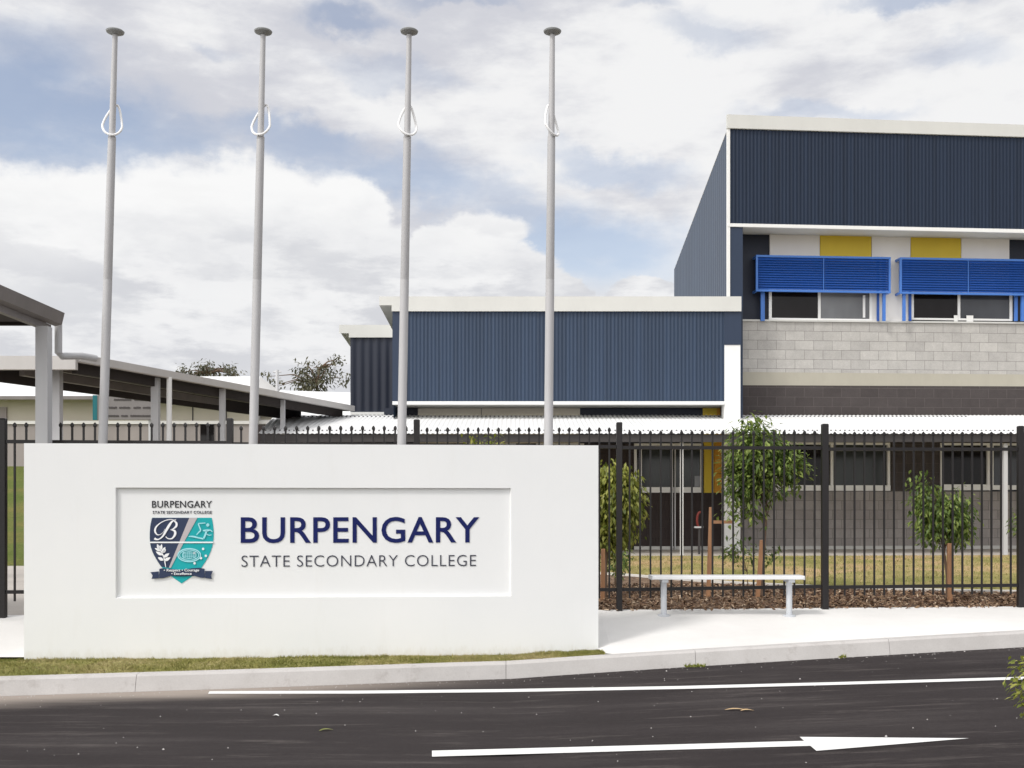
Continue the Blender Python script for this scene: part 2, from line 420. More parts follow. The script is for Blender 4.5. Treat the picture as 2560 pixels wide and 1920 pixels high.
def world():
    w = D.worlds.new('World'); SC.world = w; w.use_nodes = True
    t = w.node_tree; n = t.nodes; l = t.links; n.clear()
    out = n.new('ShaderNodeOutputWorld'); bg = n.new('ShaderNodeBackground'); l.new(bg.outputs[0], out.inputs[0])
    sky = n.new('ShaderNodeTexSky'); sky.sky_type = 'NISHITA'; sky.sun_disc = False
    sky.sun_elevation = SUN_EL; sky.sun_rotation = math.atan2(sd.x, sd.y)
    def val(v, sock):
        if hasattr(v, 'links'): l.new(v, sock)
        else: sock.default_value = v
    def m(op, a, b=0, c=None, clamp=False):
        x = n.new('ShaderNodeMath'); x.operation = op; x.use_clamp = clamp
        val(a, x.inputs[0]); val(b, x.inputs[1])
        if c is not None: val(c, x.inputs[2])
        return x.outputs[0]
    def mr(v, a, b, lo=0, hi=1):
        x = n.new('ShaderNodeMapRange'); x.interpolation_type = 'SMOOTHSTEP'
        val(v, x.inputs[0]); x.inputs[1].default_value = a; x.inputs[2].default_value = b
        x.inputs[3].default_value = lo; x.inputs[4].default_value = hi; return x.outputs[0]
    def mix(f, a, b, bt='MIX'):
        x = n.new('ShaderNodeMix'); x.data_type = 'RGBA'; x.blend_type = bt
        val(f, x.inputs[0]); val(a, x.inputs[6]); val(b, x.inputs[7]); return x.outputs[2]
    tc = n.new('ShaderNodeTexCoord'); sp = n.new('ShaderNodeSeparateXYZ'); l.new(tc.outputs['Generated'], sp.inputs[0])
    X, Y, Z = sp.outputs
    yy = m('MAXIMUM', Y, .12)
    u = m('MULTIPLY', m('DIVIDE', X, yy), K/1000); v = m('MULTIPLY', m('DIVIDE', Z, yy), K/1000)
    def noise(scale, detail, rough, zs=1.0, off=0.0):
        mp = n.new('ShaderNodeMapping'); mp.inputs['Scale'].default_value = (1, 1, zs); mp.inputs['Location'].default_value = (off, off*.7, off*1.3)
        l.new(tc.outputs['Generated'], mp.inputs[0])
        x = n.new('ShaderNodeTexNoise'); x.inputs['Scale'].default_value = scale; x.inputs['Detail'].default_value = detail
        x.inputs['Roughness'].default_value = rough; l.new(mp.outputs[0], x.inputs[0]); return x.outputs['Fac']
    wa = noise(5, 7, .58, 1.6, 3.1); wb = noise(5, 7, .58, 1.6, 9.7); wc = noise(14, 6, .6, 1.5, 5.3); wd = noise(14, 6, .6, 1.5, 1.3)
    def warp(p, big, small, k1, k2):
        return m('ADD', p, m('ADD', m('MULTIPLY', m('SUBTRACT', big, .5), k1), m('MULTIPLY', m('SUBTRACT', small, .5), k2)))
    us, vs = warp(u, wa, wc, .30, .22), warp(v, wb, wd, .22, .20)
    uc, vc = warp(u, wa, wc, .16, .20), warp(v, wb, wd, .12, .16)
    def blob(px, py, rx, ry, rot, U_, V_, a=1.35, b=.45):
        cx, cy = (px-1280)/1000, (1275-py)/1000; rx /= 1000; ry /= 1000
        c, s_ = math.cos(rot), math.sin(rot)
        dx = m('SUBTRACT', U_, cx); dy = m('SUBTRACT', V_, cy)
        p = m('DIVIDE', m('ADD', m('MULTIPLY', dx, c), m('MULTIPLY', dy, s_)), rx)
        q = m('DIVIDE', m('SUBTRACT', m('MULTIPLY', dy, c), m('MULTIPLY', dx, s_)), ry)
        return mr(m('SQRT', m('ADD', m('MULTIPLY', p, p), m('MULTIPLY', q, q))), a, b)
    gap = None
    for (px, py, rx, ry, rot, wt) in [(20, 260, 300, 190, 0, 1), (90, 380, 260, 90, 0, 1), (260, 320, 270, 120, -.2, 1), (480, 365, 210, 55, 0, .85), (760, 365, 230, 50, -.12, .8), (1010, 440, 230, 85, -.2, .85),
                                      (1300, 560, 170, 70, -.2, .6), (1500, 640, 260, 130, -.1, .95), (1240, 480, 120, 60, 0, .5), (875, 55, 110, 38, 0, .75), (540, 120, 60, 20, 0, .3), (1130, 8, 130, 22, 0, .5),
                                      (1810, 55, 90, 50, 0, .25), (2260, 4, 160, 30, 0, .7), (1540, 400, 190, 42, -.1, .6), (2070, 285, 200, 32, 0, .45), (2400, 130, 120, 40, 0, .35), (1810, 70, 130, 40, 0, .45), (1650, 20, 90, 25, 0, .4), (1000, 190, 200, 35, -.2, .35)]:
        b = m('MULTIPLY', blob(px, py, rx, ry, rot, us, vs, 1.45, .35), wt)
        gap = b if gap is None else m('MAXIMUM', gap, b)
    cum = None
    for (px, py, rx, ry, wt) in [(60, 640, 240, 215, 1), (230, 600, 180, 170, 1), (420, 640, 260, 230, 1), (640, 600, 260, 200, 1), (860, 590, 130, 170, 1), (960, 700, 120, 150, 1),
                                 (1190, 690, 150, 150, 1), (1320, 740, 140, 90, 1), (1400, 760, 90, 55, 1), (1620, 760, 110, 60, 1), (1130, 640, 110, 95, 1)]:
        b = m('MULTIPLY', blob(px, py, rx, ry, 0, uc, vc, 1.10, .86), wt)
        cum = b if cum is None else m('MAXIMUM', cum, b)
    low = mr(v, .62, .48)                    # broken low cloud near the horizon closes the sky
    cum_base = m('MAXIMUM', cum, m('MULTIPLY', low, .9))
    veil_n = noise(7, 8, .6, 2.2, 2.0)
    veil = m('SUBTRACT', 1, m('MULTIPLY', gap, mr(veil_n, .22, .55, .45, .92)), clamp=True)
    # veil brightness: soft bands
    bn = noise(4.5, 7, .55, 2.6, 7.7); bn2 = noise(11, 7, .6, 3.0, 4.2)
    tone = m('ADD', m('MULTIPLY', bn, .55), m('MULTIPLY', bn2, .45))
    right = blob(2000, 300, 1100, 480, 0, us, vs, 1.3, .2)
    tone = m('ADD', tone, m('MULTIPLY', right, .055))
    vcol = mix(mr(tone, .40, .60), (.635, .645, .70, 1), (.90, .90, .905, 1))
    bluec = mix(1.0, mix(.0, sky.outputs[0], (0, 0, 0, 1)), (.222, .180, .157, 1), 'MULTIPLY')
    c = mix(veil, bluec, vcol)
    hl = noise(9, 8, .55, 1.9, 6.0)
    crest = mr(m('ADD', v, m('MULTIPLY', m('SUBTRACT', hl, .5), .60)), .48, .80)
    ccol = mix(crest, (.71, .72, .75, 1), (.95, .95, .95, 1))
    hl2 = mr(noise(16, 6, .6, 3.2, 8.0), .52, .72)
    ccol = mix(m('MULTIPLY', hl2, .45), ccol, (.90, .90, .90, 1))
    lowb = m('MULTIPLY', mr(noise(9, 8, .6, 3.4, 12.0), .38, .54), mr(v, .85, .5))
    ccol = mix(m('MULTIPLY', lowb, .7), ccol, mix(mr(noise(8, 7, .6, 3.2, 15.0), .42, .56), (.64, .65, .69, 1), (.96, .96, .96, 1)))
    c = mix(cum_base, c, ccol)
    # added glow in the unseen sky behind and left of camera, brightens the walls
    dt = n.new('ShaderNodeVectorMath'); dt.operation = 'DOT_PRODUCT'; l.new(tc.outputs['Generated'], dt.inputs[0]); dt.inputs[1].default_value = tuple(Vector((-.62, -.72, .42)).normalized())
    gl = m('MULTIPLY', m('POWER', m('MAXIMUM', dt.outputs['Value'], 0), 2), 1.45)
    gc = n.new('ShaderNodeCombineColor'); l.new(gl, gc.inputs[0]); l.new(m('MULTIPLY', gl, .98), gc.inputs[1]); l.new(m('MULTIPLY', gl, .94), gc.inputs[2])
    c = mix(1.0, c, gc.outputs[0], 'ADD')
    l.new(c, bg.inputs[0]); bg.inputs[1].default_value = 1.0
world()

# ------------------------------------------------------------------ terrain
def road_z(X): return 0 if X < 0 else .045*min(X, 14)
KERB = [(-40, 2.5), (-14, 7.6), (-8, 8.72), (-4.39, 9.55), (-2.29, 9.99), (0, 10.55), (1.2, 10.72), (2.5, 10.87), (5.1, 11.1), (12, 11.6), (40, 13)]
def kerbY(X):
    s = 0
    for k in range(-4, 5): s += lerp_pts(KERB, X+k*.18)
    return s/9
KH = .15
def kz(X): return road_z(X)+KH
WX0, WY0, WX1, WY1 = UX(60, 10.7), 10.7, UX(1496, 11.1), 11.1
def wallY(X): return WY0+(X-WX0)/(WX1-WX0)*(WY1-WY0)
def fenceY(X): return 12.43+.0965*X
FZ = .465
def lenf(X): return X
Xs = [-40, -30, -22, -16, -12, -9]+[-7+.25*i for i in range(0, 57)]+[8, 10, 13, 18, 25, 40]

def road_pt(px, py, lift=0):
    # pixel -> point on the road surface
    a = (px-CX)/K; b = (py-HY)/K
    Y = EYE/b
    for _ in range(30): Y = (EYE-road_z(a*Y))/b
    return Vector((a*Y, Y, road_z(a*Y)+lift))

g = MB(); g.box(-600, 600, -300, 900, -1.0, -.6); struct(g, 'ground', 'earth')
r = MB()
for a, b in zip(Xs, Xs[1:]):
    ya, yb = kerbY(a)+.06, kerbY(b)+.06
    for k in range(4):
        pa = [-14+(ya+14)*k/4, -14+(ya+14)*(k+1)/4]; pb = [-14+(yb+14)*k/4, -14+(yb+14)*(k+1)/4]
        r.quad((a, pa[0], road_z(a)), (b, pb[0], road_z(b)), (b, pb[1], road_z(b)), (a, pa[1], road_z(a)))
struct(r, 'road', 'asphalt')

# kerb in cast segments with open joints
joints = [UX(335, 9.75), UX(1265, 10.6), UX(1735, 10.9), UX(2215, 11.1)]
edges = sorted([-40, -16, -11, -7.6]+joints+[7.6, 12, 20, 40])
k = MB()
for e0, e1 in zip(edges, edges[1:]):
    n = max(2, int((e1-e0)/.3)); prev = None
    for i in range(n+1):
        X = e0+.002+(e1-e0-.004)*i/n; y = kerbY(X); z = road_z(X)
        prof = [(y, z-.15), (y, z+.004), (y+.035, z+KH-.02), (y+.055, z+KH), (y+.17, z+KH), (y+.17, z-.15)]
        cur = [Vector((X, a, b)) for a, b in prof]
        i0 = len(k.v); k.v += cur
        if prev is not None:
            for q in range(5): k.f.append((prev+q, i0+q, i0+q+1, prev+q+1))
        if i in (0, n): k.f.append(tuple(range(i0, i0+6)) if i == n else tuple(range(i0+5, i0-1, -1)))
        prev = i0
struct(k, 'kerb', 'kerb')
kb = MB(); 
for a, b in zip(Xs, Xs[1:]):
    kb.quad((a, kerbY(a)+.12, road_z(a)-.1), (b, kerbY(b)+.12, road_z(b)-.1), (b, kerbY(b)+.12, kz(b)-.02), (a, kerbY(a)+.12, kz(a)-.02))
struct(kb, 'kerb_bedding', 'earth')

def kback(X): return kerbY(X)+.17
def pathF(X):
    if X <= WX1-.02: return wallY(X)+.03 if X > WX0-.3 else max(kback(X), wallY(max(X, -8))+.05)
    t = min(1, (X-WX1+.02)/.10); return (1-t)*wallY(WX1)+t*kback(X)
def pathz(X, Y):
    y0, z0 = min(pathF(X), fenceY(X)-.3), kz(X)+(.03 if X < WX1 else 0); y1, z1 = fenceY(X), FZ
    t = max(0, min(1, (Y-y0)/max(.1, (y1-y0)))); return z0+(z1-z0)*t
p = MB(); NP = 5
Xp = sorted(set([round(x, 3) for x in Xs]+[WX1-.021, WX1+.05, WX1+.12, WX1+.2, WX1+.28]))
for a, b in zip(Xp, Xp[1:]):
    fa, fb = pathF(a), pathF(b); ea, eb = fenceY(a)+.1, fenceY(b)+.1
    for q in range(NP):
        y = [fa+(ea-fa)*q/NP, fb+(eb-fb)*q/NP, fb+(eb-fb)*(q+1)/NP, fa+(ea-fa)*(q+1)/NP]
        p.quad((a, y[0], pathz(a, y[0])), (b, y[1], pathz(b, y[1])), (b, y[2], pathz(b, y[2])), (a, y[3], pathz(a, y[3])))
struct(p, 'footpath', 'path')
# thin expansion joints cut in the footpath
# verge turf in front of the sign wall
def vz(X, Y):
    t = (Y-kback(X))/max(.05, wallY(X)-kback(X)); t = max(0, min(1, t))
    base = kz(X)-.005; 
    return base+.016*math.sin(math.pi*min(1, t*1.0))*1.0+.012*mnoise.noise(Vector((X*2.3, Y*2.3, 0)))+t*.012
v = MB(); VX = [-40, -30, -22, -16, -12, -9]+[-7+.1*i for i in range(0, 84)]
VX = [x for x in VX if x < WX1+.05]+[WX1+.05]
NV = 8
def vend(X):
    if X < WX1: return wallY(max(X, -8))+.03 if X > -8 else kback(X)+1.3
    return max(kback(X)+.004, pathF(X)+.01)
for a, b in zip(VX, VX[1:]):
    for q in range(NV):
        ya = [kback(a)+(vend(a)-kback(a))*(q+j)/NV for j in (0, 1)]; yb = [kback(b)+(vend(b)-kback(b))*(q+j)/NV for j in (0, 1)]
        v.quad((a, ya[0], vz(a, ya[0])), (b, yb[0], vz(b, yb[0])), (b, yb[1], vz(b, yb[1])), (a, ya[1], vz(a, ya[1])))
o = v.build('verge', 'turf', None, True); tag(o, kind='structure')
bl = MB()
for i in range(26000):
    X = random.uniform(-6.5, WX1+.04); y0, y1 = kback(X)-.012, vend(X)+.0
    if X < WX1: y1 = wallY(X)-.004
    if y1-y0 < .015: continue
    Y = random.uniform(y0, y1); h = random.uniform(.010, .028)*(1.3 if mnoise.noise(Vector((X*4, Y*4, 3))) > 0 else .8)
    a = random.uniform(0, math.pi); w = random.uniform(.003, .006); dx, dy = math.cos(a)*w, math.sin(a)*w
    lx, ly = random.gauss(0, .014), random.gauss(0, .014); z = vz(X, Y)-.003
    i0 = len(bl.v)
    bl.v += [Vector((X-dx, Y-dy, z)), Vector((X+dx, Y+dy, z)), Vector((X+lx, Y+ly, z+h))]; bl.f.append((i0, i0+1, i0+2))
o = bl.build('verge_grass', 'blade'); tag(o, 'short dry grass growing between the kerb and the sign wall', None, None, 'stuff')

# courtyard ground: mulch bed, curved edging, lawn, verandah slab, paving, bank
EDG = [(px, K*1.04/(py-HY)) for px, py in [(1300, 1428), (1500, 1432), (1640, 1444), (1780, 1458), (1900, 1463), (2050, 1467), (2300, 1472), (2560, 1474)]]
EDGX = [(UX(px, Y), Y) for px, Y in EDG]
EDGX = [(-6, 19.0)]+EDGX+[(14, 14.2), (40, 14.0)]
def edgY(X):
    s = 0
    for q in range(-3, 4): s += lerp_pts(EDGX, X+q*.25)
    return s/7
def mz(X, Y): return FZ-.01+.095*min(1, max(0, (Y-fenceY(X))/2.5))
def lz(X, Y):
    e = edgY(X)+.1; return mz(X, e)+.012+(SLZ0-.012-mz(X, e))*max(0, min(1, (Y-e)/max(.3, 20.35-e)))
SLZ0 = .76
GX = [-4.2+.3*i for i in range(0, 50)]+[12, 16, 25, 40]
mm = MB(); ll = MB(); ee = MB()
for a, b in zip(GX, GX[1:]):
    for q in range(6):
        ya = [fenceY(a)+.1+(edgY(a)-fenceY(a)-.1)*(q+j)/6 for j in (0, 1)]; yb = [fenceY(b)+.1+(edgY(b)-fenceY(b)-.1)*(q+j)/6 for j in (0, 1)]
        mm.quad((a, ya[0], mz(a, ya[0])), (b, yb[0], mz(b, yb[0])), (b, yb[1], mz(b, yb[1])), (a, ya[1], mz(a, ya[1])))
    def yb20(X): return 20.35+(.072*(X-4.7) if X > 4.7 else 0)
    for q in range(4):
        ya = [edgY(a)+.1+(yb20(a)-edgY(a))*(q+j)/4 for j in (0, 1)]; yb = [edgY(b)+.1+(yb20(b)-edgY(b))*(q+j)/4 for j in (0, 1)]
        ll.quad((a, ya[0], lz(a, ya[0])), (b, yb[0], lz(b, yb[0])), (b, yb[1], lz(b, yb[1])), (a, ya[1], lz(a, ya[1])))
    ea, eb = edgY(a), edgY(b); za, zb = mz(a, ea), mz(b, eb)
    ee.hexa([(a, ea, za-.1), (b, eb, zb-.1), (b, eb+.13, zb-.1), (a, ea+.13, za-.1)], [(a, ea, za+.035), (b, eb, zb+.035), (b, eb+.13, zb+.035), (a, ea+.13, za+.035)])
struct(mm, 'mulch_bed', 'mulch'); struct(ll, 'lawn', 'lawn'); struct(ee, 'garden_edging', 'edging')
ch = MB()
for i in range(9000):
    X = random.uniform(.2, 7.2); Y = random.uniform(fenceY(X)-.02, min(edgY(X), 15.6)); z = mz(X, Y)+random.uniform(0, .02)
    if Y < fenceY(X)+.1: z = FZ+.004+random.uniform(0, .008)
    if Y < fenceY(X)+.05 and random.random() < .6: continue
    L, W, T = random.uniform(.012, .04), random.uniform(.006, .016), .004
    R = Matrix.Rotation(random.uniform(0, 6.3), 3, 'Z') @ Matrix.Rotation(random.gauss(0, .5), 3, 'X') @ Matrix.Rotation(random.gauss(0, .5), 3, 'Y')
    i0 = len(ch.v); ch.v += [Vector((X, Y, z))+R @ Vector(q) for q in ((-L, -W, 0), (L*.8, -W*.6, 0), (L, W, 0), (-L*.7, W*.9, 0), (0, 0, T*2))]
    ch.f += [(i0, i0+1, i0+4), (i0+1, i0+2, i0+4), (i0+2, i0+3, i0+4), (i0+3, i0, i0+4)]
o = ch.build('bark_chips', 'chip'); tag(o, 'reddish brown bark chips lying along the foot of the fence', None, None, 'stuff')
lb = MB()
for i in range(14000):
    X = random.uniform(.5, 10); Y = random.uniform(edgY(X)+.12, 20.3); z = lz(X, Y)-.003
    h = random.uniform(.02, .05); a = random.uniform(0, 3.14); w = .006
    i0 = len(lb.v); lb.v += [Vector((X-w*math.cos(a), Y-w*math.sin(a), z)), Vector((X+w*math.cos(a), Y+w*math.sin(a), z)), Vector((X+random.gauss(0, .02), Y+random.gauss(0, .02), z+h))]
    lb.f.append((i0, i0+1, i0+2))
o = lb.build('lawn_grass', mat_grass('lawn_blades', [(.33, .32, .11), (.46, .40, .17), (.60, .46, .25)], 6)); tag(o, 'mown yellowing grass of the courtyard behind the fence', None, None, 'stuff')

TH = math.radians(4.1)
T = Frame(UX(1820, 22.84), 22.84, TH)
SLZ = .765
s = MB()
def slabF(X): return 20.4+(.072*(X-4.7) if X > 4.7 else 0)
for a, b in zip([-4.2, 4.7], [4.7, 30]):
    s.hexa([(a, slabF(a), .3), (b, slabF(b), .3), (b, slabF(b)+6, .3), (a, slabF(a)+6, .3)], [(a, slabF(a), SLZ), (b, slabF(b), SLZ), (b, slabF(b)+6, SLZ), (a, slabF(a)+6, SLZ)])
struct(s, 'verandah_slab', 'slab')
pv = MB(); pv.quad((-45, 11.0-3, .40), (-4.2, fenceY(-4.2)+.1, FZ), (-4.2, 19.9, .60), (-45, 19.9, .60))
struct(pv, 'courtyard_paving', 'slab')
bk = MB()
for a, b, ta, tb in ((-60, -9, 1, 1), (-9, -6.4, 1, .0)):
    for q in range(6):
        def P(X, t, top): return (X, 19.9+11.4*t, .6+2.28*(t**.9)*top)
        bk.quad(P(a, q/6, ta), P(b, q/6, tb), P(b, (q+1)/6, tb), P(a, (q+1)/6, ta))
o = bk.build('grass_bank', 'bank', None, True); tag(o, kind='structure')
bk2 = MB(); bk2.quad((-60, 31.3, 2.88), (-9, 31.3, 2.88), (-9, 60, 2.88), (-60, 60, 2.88)); bk2.quad((-9, 19.9, .6), (40, 26.3, .55), (40, 120, .55), (-9, 120, .55))
struct(bk2, 'campus_ground', 'bank')

# road markings
def sheet(pts, lift=.004, n=1):
    mbb = MB(); mbb.quad(*[road_pt(x, y, lift) for x, y in pts]); return mbb
ln = MB()
top = [(524, 1729), (900, 1727.5), (1280, 1723.5), (1700, 1716), (2100, 1706), (2560, 1693)]
bot = [(520, 1735.5), (900, 1735), (1280, 1731), (1700, 1723.5), (2100, 1713), (2560, 1699.5)]
for i in range(len(top)-1):
    ln.quad(road_pt(*bot[i], .004), road_pt(*bot[i+1], .004), road_pt(*top[i+1], .004), road_pt(*top[i], .004))
e0, e1 = road_pt(*bot[-1], .004), road_pt(*top[-1], .004)
ln.quad(e0, Vector((14, e0.y-1.2, road_z(14)+.004)), Vector((14, e1.y-1.2, road_z(14)+.004)), e1)
struct(ln, 'lane_line', 'line')
ar = MB()
xs = [1080, 1400, 1700, 2026]
def at(y0, y1, x, x0=1080, x1=2026): return y0+(y1-y0)*(x-x0)/(x1-x0)
for a, b in zip(xs, xs[1:]):
    ar.quad(road_pt(a, at(1893, 1866, a), .004), road_pt(b, at(1893, 1866, b), .004), road_pt(b if b < 2026 else 2010, at(1878, 1853.5, b), .004), road_pt(a, at(1878, 1853.5, a), .004))
ar.quad(road_pt(2010, 1853.5, .004), road_pt(2026, 1866, .004), road_pt(2041, 1878.5, .004), road_pt(2423, 1847, .004), road_pt(1999, 1843.5, .004))
struct(ar, 'road_arrow', 'line')

# ------------------------------------------------------------------ sign wall
W = Frame(WX0, WY0, math.atan2(WY1-WY0, WX1-WX0))
wall = empty('sign_wall', (WX0, WY0, 0), W.th, label='long white rendered wall with a recessed panel carrying a shield crest and the college name', cat='sign wall')
wb = MB()
RD = .032
x0, x1 = 0, W.x(1496)
zt0, zt1 = W.z(60, 1108), W.z(1496, 1113.5)
ra, rb = W.x(289), W.x(1278)
rt, rbot = W.z(700, 1219.5), W.z(700, 1493.5)
def ztop(x): return zt0+(zt1-zt0)*(x-x0)/(x1-x0)
TW = .30
def hx(a, b, z0, z1f, ya=0, yb=TW):
    wb.hexa([(a, ya, z0), (b, ya, z0), (b, yb, z0), (a, yb, z0)], [(a, ya, z1f(a)), (b, ya, z1f(b)), (b, yb, z1f(b)), (a, yb, z1f(a))])
c0 = lambda x: rbot
# one closed skin: front with a hole, recess sides, recess back, ends, top, back
F = [(x0, 0, -.1), (x1, 0, -.1), (x1, 0, ztop(x1)), (x0, 0, ztop(x0))]
H = [(ra, 0, rbot), (rb, 0, rbot), (rb, 0, rt), (ra, 0, rt)]
ins = .012
I = [(ra+ins, RD, rbot+ins), (rb-ins, RD, rbot+ins), (rb-ins, RD, rt-ins*.3), (ra+ins, RD, rt-ins*.3)]
for q in range(4):
    j = (q+1) % 4
    wb.quad(F[q], F[j], H[j], H[q]); wb.quad(H[q], H[j], I[j], I[q])
wb.quad(*I)
Bk = [(a, TW, c) for a, _, c in F]
wb.quad(Bk[1], Bk[0], Bk[3], Bk[2])
for q in range(4):
    j = (q+1) % 4; wb.quad(F[j], F[q], Bk[q], Bk[j])
o = wb.build('wall', 'render', wall)

def text_mesh(body, weight=0.0, spacing=1.0, shear=0.0):
    cu = D.curves.new('t', 'FONT'); cu.body = body; cu.size = 1; cu.offset = weight; cu.space_character = spacing; cu.shear = shear
    cu.resolution_u = 4; cu.extrude = .5
    ob = D.objects.new('t', cu); COL.objects.link(ob)
    dg = bpy.context.evaluated_depsgraph_get(); dg.update()
    me = D.meshes.new_from_object(ob.evaluated_get(dg)); D.objects.remove(ob)
    return me
def place_text(body, name, mat, parent, x0, x1, zb, zt, y, thick=.004, weight=0, spacing=1, shear=0, fit_cap=None):
    me = text_mesh(body, weight, spacing, shear); me.name = name
    xs = [v.co.x for v in me.vertices]; ys = [v.co.y for v in me.vertices]
    a, b, c, d = min(xs), max(xs), min(ys), max(ys)
    if fit_cap: c, d = fit_cap
    for v in me.vertices:
        X = x0+(v.co.x-a)/(b-a)*(x1-x0); Z = zb+(v.co.y-c)/(d-c)*(zt-zb); Yy = y if v.co.z > 0 else y+thick
        v.co = (X, Yy, Z)
    me.materials.clear(); me.materials.append(M[mat])
    o = D.objects.new(name, me); COL.objects.link(o); o.parent = parent; return o
yt = RD-.006
def WP(px, py): return W.x(px, RD), W.z(px, py, RD)
a = WP(602, 1358); b = WP(1198, 1292)
place_text('BURPENGARY', 'lettering', 'letter_blue', wall, a[0], b[0], a[1], b[1], yt, .008, weight=.010, spacing=1.04)
a = WP(604, 1417); b = WP(1190, 1387)
place_text('STATE SECONDARY COLLEGE', 'lettering', 'letter_grey', wall, a[0], b[0], a[1], b[1], yt, .008, weight=-.012, spacing=1.08)

# crest, drawn in its own grid (zoomed pixel units, 6.912 per photo pixel)
def C(zx, zy): return WP(340+zx/6.912, 1230+zy/6.912)
def cpoly(name, pts, mat, parent, layer, th=.0022):
    mb = MB(); mb.poly([C(*q) for q in pts], RD-.002-.0022*layer-th, RD-.002-.0022*layer); return mb.build(name, mat, parent)
def cstroke(name, strokes, mat, parent, layer):
    """flat ribbons: each stroke is a list of (x, y, half width)"""
    mb = MB(); y1 = RD-.002-.0022*layer; y0 = y1-.002
    for st in strokes:
        # catmull-rom resample
        P = [Vector(q) for q in st]
        if len(P) > 2:
            Q = []
            for i in range(len(P)-1):
                p0, p1, p2, p3 = P[max(i-1, 0)], P[i], P[i+1], P[min(i+2, len(P)-1)]
                for t in [j/5 for j in range(5)]:
                    Q.append(.5*((2*p1)+(-p0+p2)*t+(2*p0-5*p1+4*p2-p3)*t*t+(-p0+3*p1-3*p2+p3)*t*t*t))
            Q.append(P[-1]); P = Q
        L = []; R = []
        for i, q in enumerate(P):
            d = P[min(i+1, len(P)-1)]-P[max(i-1, 0)]; d = Vector((d.x, d.y)); d.normalize(); n_ = Vector((-d.y, d.x))*max(.5, q.z)
            L.append(C(q.x+n_.x, q.y+n_.y)); R.append(C(q.x-n_.x, q.y-n_.y))
        for i in range(len(P)-1):
            i0 = len(mb.v)
            mb.v += [Vector((x, y0, z)) for x, z in (L[i], R[i], R[i+1], L[i+1])]; mb.f.append((i0, i0+1, i0+2, i0+3))
    return mb.build(name, mat, parent)
crest = empty('crest', (0, 0, 0)); crest.parent = wall
left = [(280, 445), (262, 520), (248, 600), (241, 700), (240, 800), (245, 880), (262, 960), (290, 1040), (330, 1120), (380, 1205), (440, 1290)]
right = [(1130, 1310), (1190, 1220), (1245, 1130), (1290, 1030), (1320, 940), (1336, 860), (1343, 760), (1342, 660), (1332, 560), (1310, 445)]
cpoly('shield', left+[(560, 1420), (790, 1580), (1010, 1430)]+right, 'crest_teal', crest, 0)
cpoly('shield_half', left+[(575, 1310), (750, 880), (930, 445)], 'crest_navy', crest, 1)
cpoly('diagonal_band', [(925, 443), (1065, 443), (825, 880), (605, 1310), (570, 1310), (745, 880)], 'crest_strip', crest, 2)
cpoly('cross_band', [(240, 858), (1342, 858), (1340, 882), (242, 882)], 'crest_white', crest, 3)
cstroke('monogram', [
    [(325, 800, 20), (350, 815, 16), (400, 815, 10), (470, 760, 14), (540, 640, 22), (610, 530, 18), (660, 490, 8), (700, 470, 3)],
    [(700, 500, 3), (620, 475, 6), (520, 490, 7), (420, 540, 8), (350, 610, 14), (335, 680, 16), (370, 735, 10), (420, 735, 5), (480, 690, 3), (500, 640, 3)],
    [(650, 500, 5), (700, 530, 16), (700, 590, 18), (640, 640, 8), (600, 650, 4)],
    [(600, 650, 5), (670, 670, 18), (680, 730, 20), (630, 800, 12), (560, 805, 8), (520, 770, 8)]], 'crest_white', crest, 4)
def leafs(cx, cy, ax, ay, w): return [(cx, cy, 3), (cx+ax*.35, cy+ay*.35, w), (cx+ax*.7, cy+ay*.7, w*.8), (cx+ax, cy+ay, 2)]
cstroke('leaf_sprig', [
    [(380, 910, 6), (430, 1010, 8), (480, 1110, 10), (500, 1190, 10), (520, 1300, 5)],
    leafs(420, 1000, -50, -100, 26), leafs(430, 1010, 20, -110, 22), leafs(430, 1020, -100, -50, 20), leafs(450, 1060, 60, -110, 28),
    leafs(460, 1090, -110, -60, 24), leafs(480, 1130, 100, -70, 26), leafs(480, 1180, -95, -50, 26), leafs(490, 1190, 110, -60, 26), leafs(470, 1050, 50, -60, 20)], 'crest_white', crest, 4)
circ = lambda cx, cy, rx, ry, w, n=22: [(cx+rx*math.cos(2*math.pi*i/n), cy+ry*math.sin(2*math.pi*i/n), w) for i in range(n+1)]
cstroke('runner_emblem', [circ(1245, 570, 14, 14, 14, 10), [(1205, 535, 8), (1140, 540, 9), (1085, 548, 10), (1100, 600, 11), (1120, 660, 12), (1085, 700, 10), (1050, 740, 8)],
                          [(1160, 665, 8), (1225, 665, 18), (1290, 660, 10), (1325, 690, 6)], [(1225, 665, 16), (1205, 730, 16), (1175, 800, 14)],
                          [(1170, 810, 14), (1080, 790, 12), (990, 770, 14), (915, 765, 6)], [(1215, 720, 8), (1260, 745, 8), (1310, 740, 6)]], 'crest_pale', crest, 4)
st = [circ(925, 1090, 195, 112, 10, 30), circ(925, 1090, 165, 88, 7, 30), circ(925, 1090, 120, 60, 5, 30)]
for q in range(-3, 4): st.append([(925+q*34, 1030, 4), (925+q*34, 1150, 4)])
for q in range(-2, 3): st.append([(800, 1090+q*26, 4), (1050, 1090+q*26, 4)])
cstroke('oval_emblem', st, 'crest_pale', crest, 4)
cstroke('star_emblem', [circ(x, y, 10, 10, 11, 8) for x, y in ((1165, 982), (1212, 1102), (1128, 1142), (1018, 1230), (1010, 1052))], 'crest_white', crest, 4)
rib = cpoly('ribbon', [(410, 1325), (470, 1315), (620, 1330), (800, 1345), (980, 1315), (1100, 1308), (1190, 1325), (1195, 1480), (1120, 1480), (1010, 1445), (800, 1455), (610, 1445), (480, 1485), (405, 1490)], 'crest_navy', crest, 5)
cpoly('ribbon_tail', [(255, 1385), (400, 1370), (400, 1490), (275, 1500), (295, 1440)], 'crest_navy', crest, 5.5)
